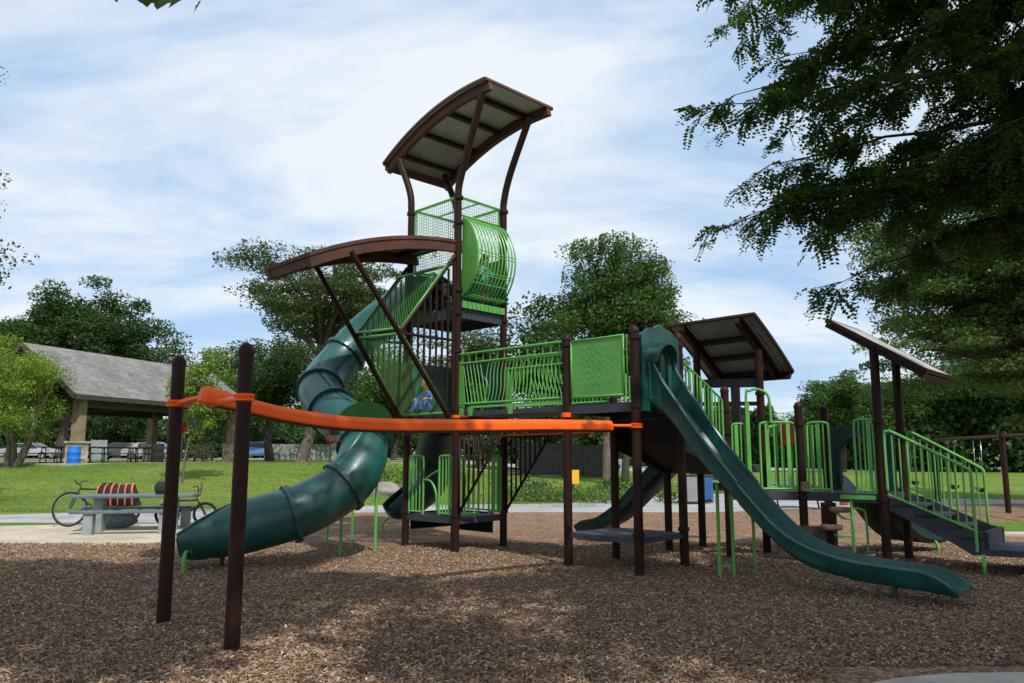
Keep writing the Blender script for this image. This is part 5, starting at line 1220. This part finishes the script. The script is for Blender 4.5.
# standing child, facing the bubble window (towards +x -y), 1.06 m tall
def standing():
    f = V3((.7, -.7, 0)); s_ = V3((.7, .7, 0)); J = {}; B = []
    def j(k, p, r): J[k] = (*p, r)
    j('pelvis', Z * .50, .082); j('waist', Z * .60, .075); j('chest', Z * .72 + f * .01, .086); j('neck', Z * .83, .034); j('head0', Z * .885 + f * .005, .055); j('head', Z * .955 + f * .012, .078); j('crown', Z * 1.01 + f * .005, .055)
    for a, b, m in (('pelvis', 'waist', 1), ('waist', 'chest', 1), ('chest', 'neck', 1), ('neck', 'head0', 0), ('head0', 'head', 0), ('head', 'crown', 0)): B.append((a, b, m))
    for q, n in ((-1, 'l'), (1, 'r')):
        j(n + 'hip', Z * .47 + s_ * q * .055, .062); j(n + 'knee', Z * .27 + s_ * q * .062 + f * .015, .045); j(n + 'ank', Z * .07 + s_ * q * .065, .030); j(n + 'toe', Z * .028 + s_ * q * .075 + f * .10, .026)
        j(n + 'sho', Z * .785 + s_ * q * .10, .040); j(n + 'elb', Z * .66 + s_ * q * .15 + f * .09, .028); j(n + 'wri', Z * .74 + s_ * q * .11 + f * .22, .019)
        B += [('pelvis', n + 'hip', 2), (n + 'hip', n + 'knee', 2), (n + 'knee', n + 'ank', 2), (n + 'ank', n + 'toe', 3), ('chest', n + 'sho', 1), (n + 'sho', n + 'elb', 1), (n + 'elb', n + 'wri', 0)]
        hand(J, B, n + 'wri', Z * .74 + s_ * q * .11 + f * .22, f * .9 + Z * .3, 0)
    return J, B
J, B = standing()
person(J, B, ['skin', 'teal_shirt', 'brown_trousers', 'navy_cloth'], 'small child in a teal shirt and brown trousers standing inside the wire bubble window', (-.50, 13.72, 4.10), 'hair_brown', head=(.7, -.7), hair_long=.05)
def seated(sc=1.0, f=V3((-.55, -.83, 0))):
    s_ = V3((-f.y, f.x, 0)); J = {}; B = []
    def j(k, p, r): J[k] = (*(p * sc), r * sc)
    j('pelvis', Z * .09, .082); j('waist', Z * .19 + f * .01, .075); j('chest', Z * .31 + f * .05, .085); j('neck', Z * .41 + f * .075, .034); j('head0', Z * .46 + f * .09, .055); j('head', Z * .53 + f * .10, .078); j('crown', Z * .585 + f * .095, .055)
    for a, b, m in (('pelvis', 'waist', 1), ('waist', 'chest', 1), ('chest', 'neck', 1), ('neck', 'head0', 0), ('head0', 'head', 0), ('head', 'crown', 0)): B.append((a, b, m))
    for q, n in ((-1, 'l'), (1, 'r')):
        j(n + 'hip', Z * .075 + s_ * q * .06 + f * .03, .062); j(n + 'knee', Z * .24 + s_ * q * .10 + f * .21, .045); j(n + 'ank', Z * .055 + s_ * q * .09 + f * .33, .030); j(n + 'toe', Z * .03 + s_ * q * .10 + f * .43, .026)
        j(n + 'sho', Z * .375 + s_ * q * .10 + f * .06, .040); j(n + 'elb', Z * .26 + s_ * q * .16 + f * .12, .028); j(n + 'wri', Z * .27 + s_ * q * .11 + f * .24, .019)
        B += [('pelvis', n + 'hip', 2), (n + 'hip', n + 'knee', 2), (n + 'knee', n + 'ank', 2), (n + 'ank', n + 'toe', 3), ('chest', n + 'sho', 1), (n + 'sho', n + 'elb', 1), (n + 'elb', n + 'wri', 0)]
        hand(J, B, n + 'wri', (Z * .27 + s_ * q * .11 + f * .24) * sc, f * .8 - Z * .5, 0)
    return J, B
J, B = seated()
person(J, B, ['skin', 'blue_shirt', 'blue_shirt', 'navy_cloth'], 'child in bright blue clothes crouching on the middle tower deck behind the lower wire net', (-1.50, 14.10, 2.32), 'hair_blond', head=(-.55, -.83))
J, B = seated(.95, V3((-.2, -.98, 0)))
person(J, B, ['skin', 'navy_cloth', 'navy_cloth', 'shoe_orange'], 'child with orange shoes sitting on the topmost tower deck behind brown bars', (-1.22, 14.15, 4.10), 'hair_brown', head=(-.2, -.98))

# ------------------------------------------------------------------ light and sky
CLOUD = 7.5
SUN_DIR = V3((.30, -.62, 0)).normalized(); EL = R(52)
az = math.atan2(SUN_DIR.x, SUN_DIR.y)                      # clockwise from +Y
sd_ = bpy.data.lights.new('sun', 'SUN'); so = bpy.data.objects.new('sun', sd_); C.objects.link(so)
sd_.energy = 3.6; sd_.angle = R(.7); sd_.color = (1, .95, .87)
dirv = V3((SUN_DIR.x * math.cos(EL), SUN_DIR.y * math.cos(EL), math.sin(EL)))
so.rotation_euler = dirv.to_track_quat('Z', 'Y').to_euler(); so.location = (0, -20, 40)
w = bpy.data.worlds.new('World'); bpy.context.scene.world = w; w.use_nodes = True; nt = w.node_tree
bg = nt.nodes['Background']; sky = N(nt, 'ShaderNodeTexSky', sky_type='NISHITA'); sky.sun_disc = False; sky.sun_elevation = EL; sky.sun_rotation = az
sky.air_density = 1.0; sky.dust_density = .6; sky.ozone_density = 1.5
tc = N(nt, 'ShaderNodeTexCoord'); sx = N(nt, 'ShaderNodeSeparateXYZ'); nt.links.new(tc.outputs['Generated'], sx.inputs[0])
mz = N(nt, 'ShaderNodeMath', operation='MAXIMUM'); nt.links.new(sx.outputs['Z'], mz.inputs[0]); mz.inputs[1].default_value = 0
az_ = N(nt, 'ShaderNodeMath', operation='ADD'); nt.links.new(mz.outputs[0], az_.inputs[0]); az_.inputs[1].default_value = .22
dx = N(nt, 'ShaderNodeMath', operation='DIVIDE'); nt.links.new(sx.outputs['X'], dx.inputs[0]); nt.links.new(az_.outputs[0], dx.inputs[1])
dy = N(nt, 'ShaderNodeMath', operation='DIVIDE'); nt.links.new(sx.outputs['Y'], dy.inputs[0]); nt.links.new(az_.outputs[0], dy.inputs[1])
cv = N(nt, 'ShaderNodeCombineXYZ'); nt.links.new(dx.outputs[0], cv.inputs[0]); nt.links.new(dy.outputs[0], cv.inputs[1])
mp = N(nt, 'ShaderNodeMapping'); mp.inputs['Rotation'].default_value = (0, 0, R(28)); mp.inputs['Scale'].default_value = (.8, 1.45, 1); mp.inputs['Location'].default_value = (1.3, .7, 0)
nt.links.new(cv.outputs[0], mp.inputs['Vector'])
n1 = noise(nt, 1.15, 10, .60, mp.outputs['Vector'], .35); n2 = noise(nt, .6, 3, .5, mp.outputs['Vector'])
ad = N(nt, 'ShaderNodeMath', operation='MULTIPLY_ADD'); nt.links.new(n2.outputs['Fac'], ad.inputs[0]); ad.inputs[1].default_value = .6; nt.links.new(n1.outputs['Fac'], ad.inputs[2])
cr_ = N(nt, 'ShaderNodeMapRange', interpolation_type='SMOOTHSTEP'); cr_.inputs['From Min'].default_value = .55; cr_.inputs['From Max'].default_value = .95; cr_.inputs['To Min'].default_value = .75; cr_.inputs['To Max'].default_value = .98
nt.links.new(ad.outputs[0], cr_.inputs['Value'])
mx = N(nt, 'ShaderNodeMix', data_type='RGBA'); nt.links.new(cr_.outputs['Result'], mx.inputs['Factor']); nt.links.new(sky.outputs[0], mx.inputs['A']); mc_ = ramp(nt, ad.outputs[0], [(.66, (.43, .62, .88)), (.76, (.61, .75, .92)), (.88, (.82, .88, .94))]); sc_ = N(nt, 'ShaderNodeVectorMath', operation='SCALE'); sc_.inputs['Scale'].default_value = CLOUD; nt.links.new(mc_, sc_.inputs[0]); nt.links.new(sc_.outputs[0], mx.inputs['B'])
nt.links.new(mx.outputs['Result'], bg.inputs['Color']); bg.inputs['Strength'].default_value = .12
sc = bpy.context.scene; sc.view_settings.view_transform = 'Standard'; sc.view_settings.look = 'None'; sc.view_settings.exposure = .24; sc.view_settings.gamma = 1
sc.render.engine = 'CYCLES'; sc.cycles.max_bounces = 6; sc.cycles.transparent_max_bounces = 4; sc.cycles.diffuse_bounces = 3
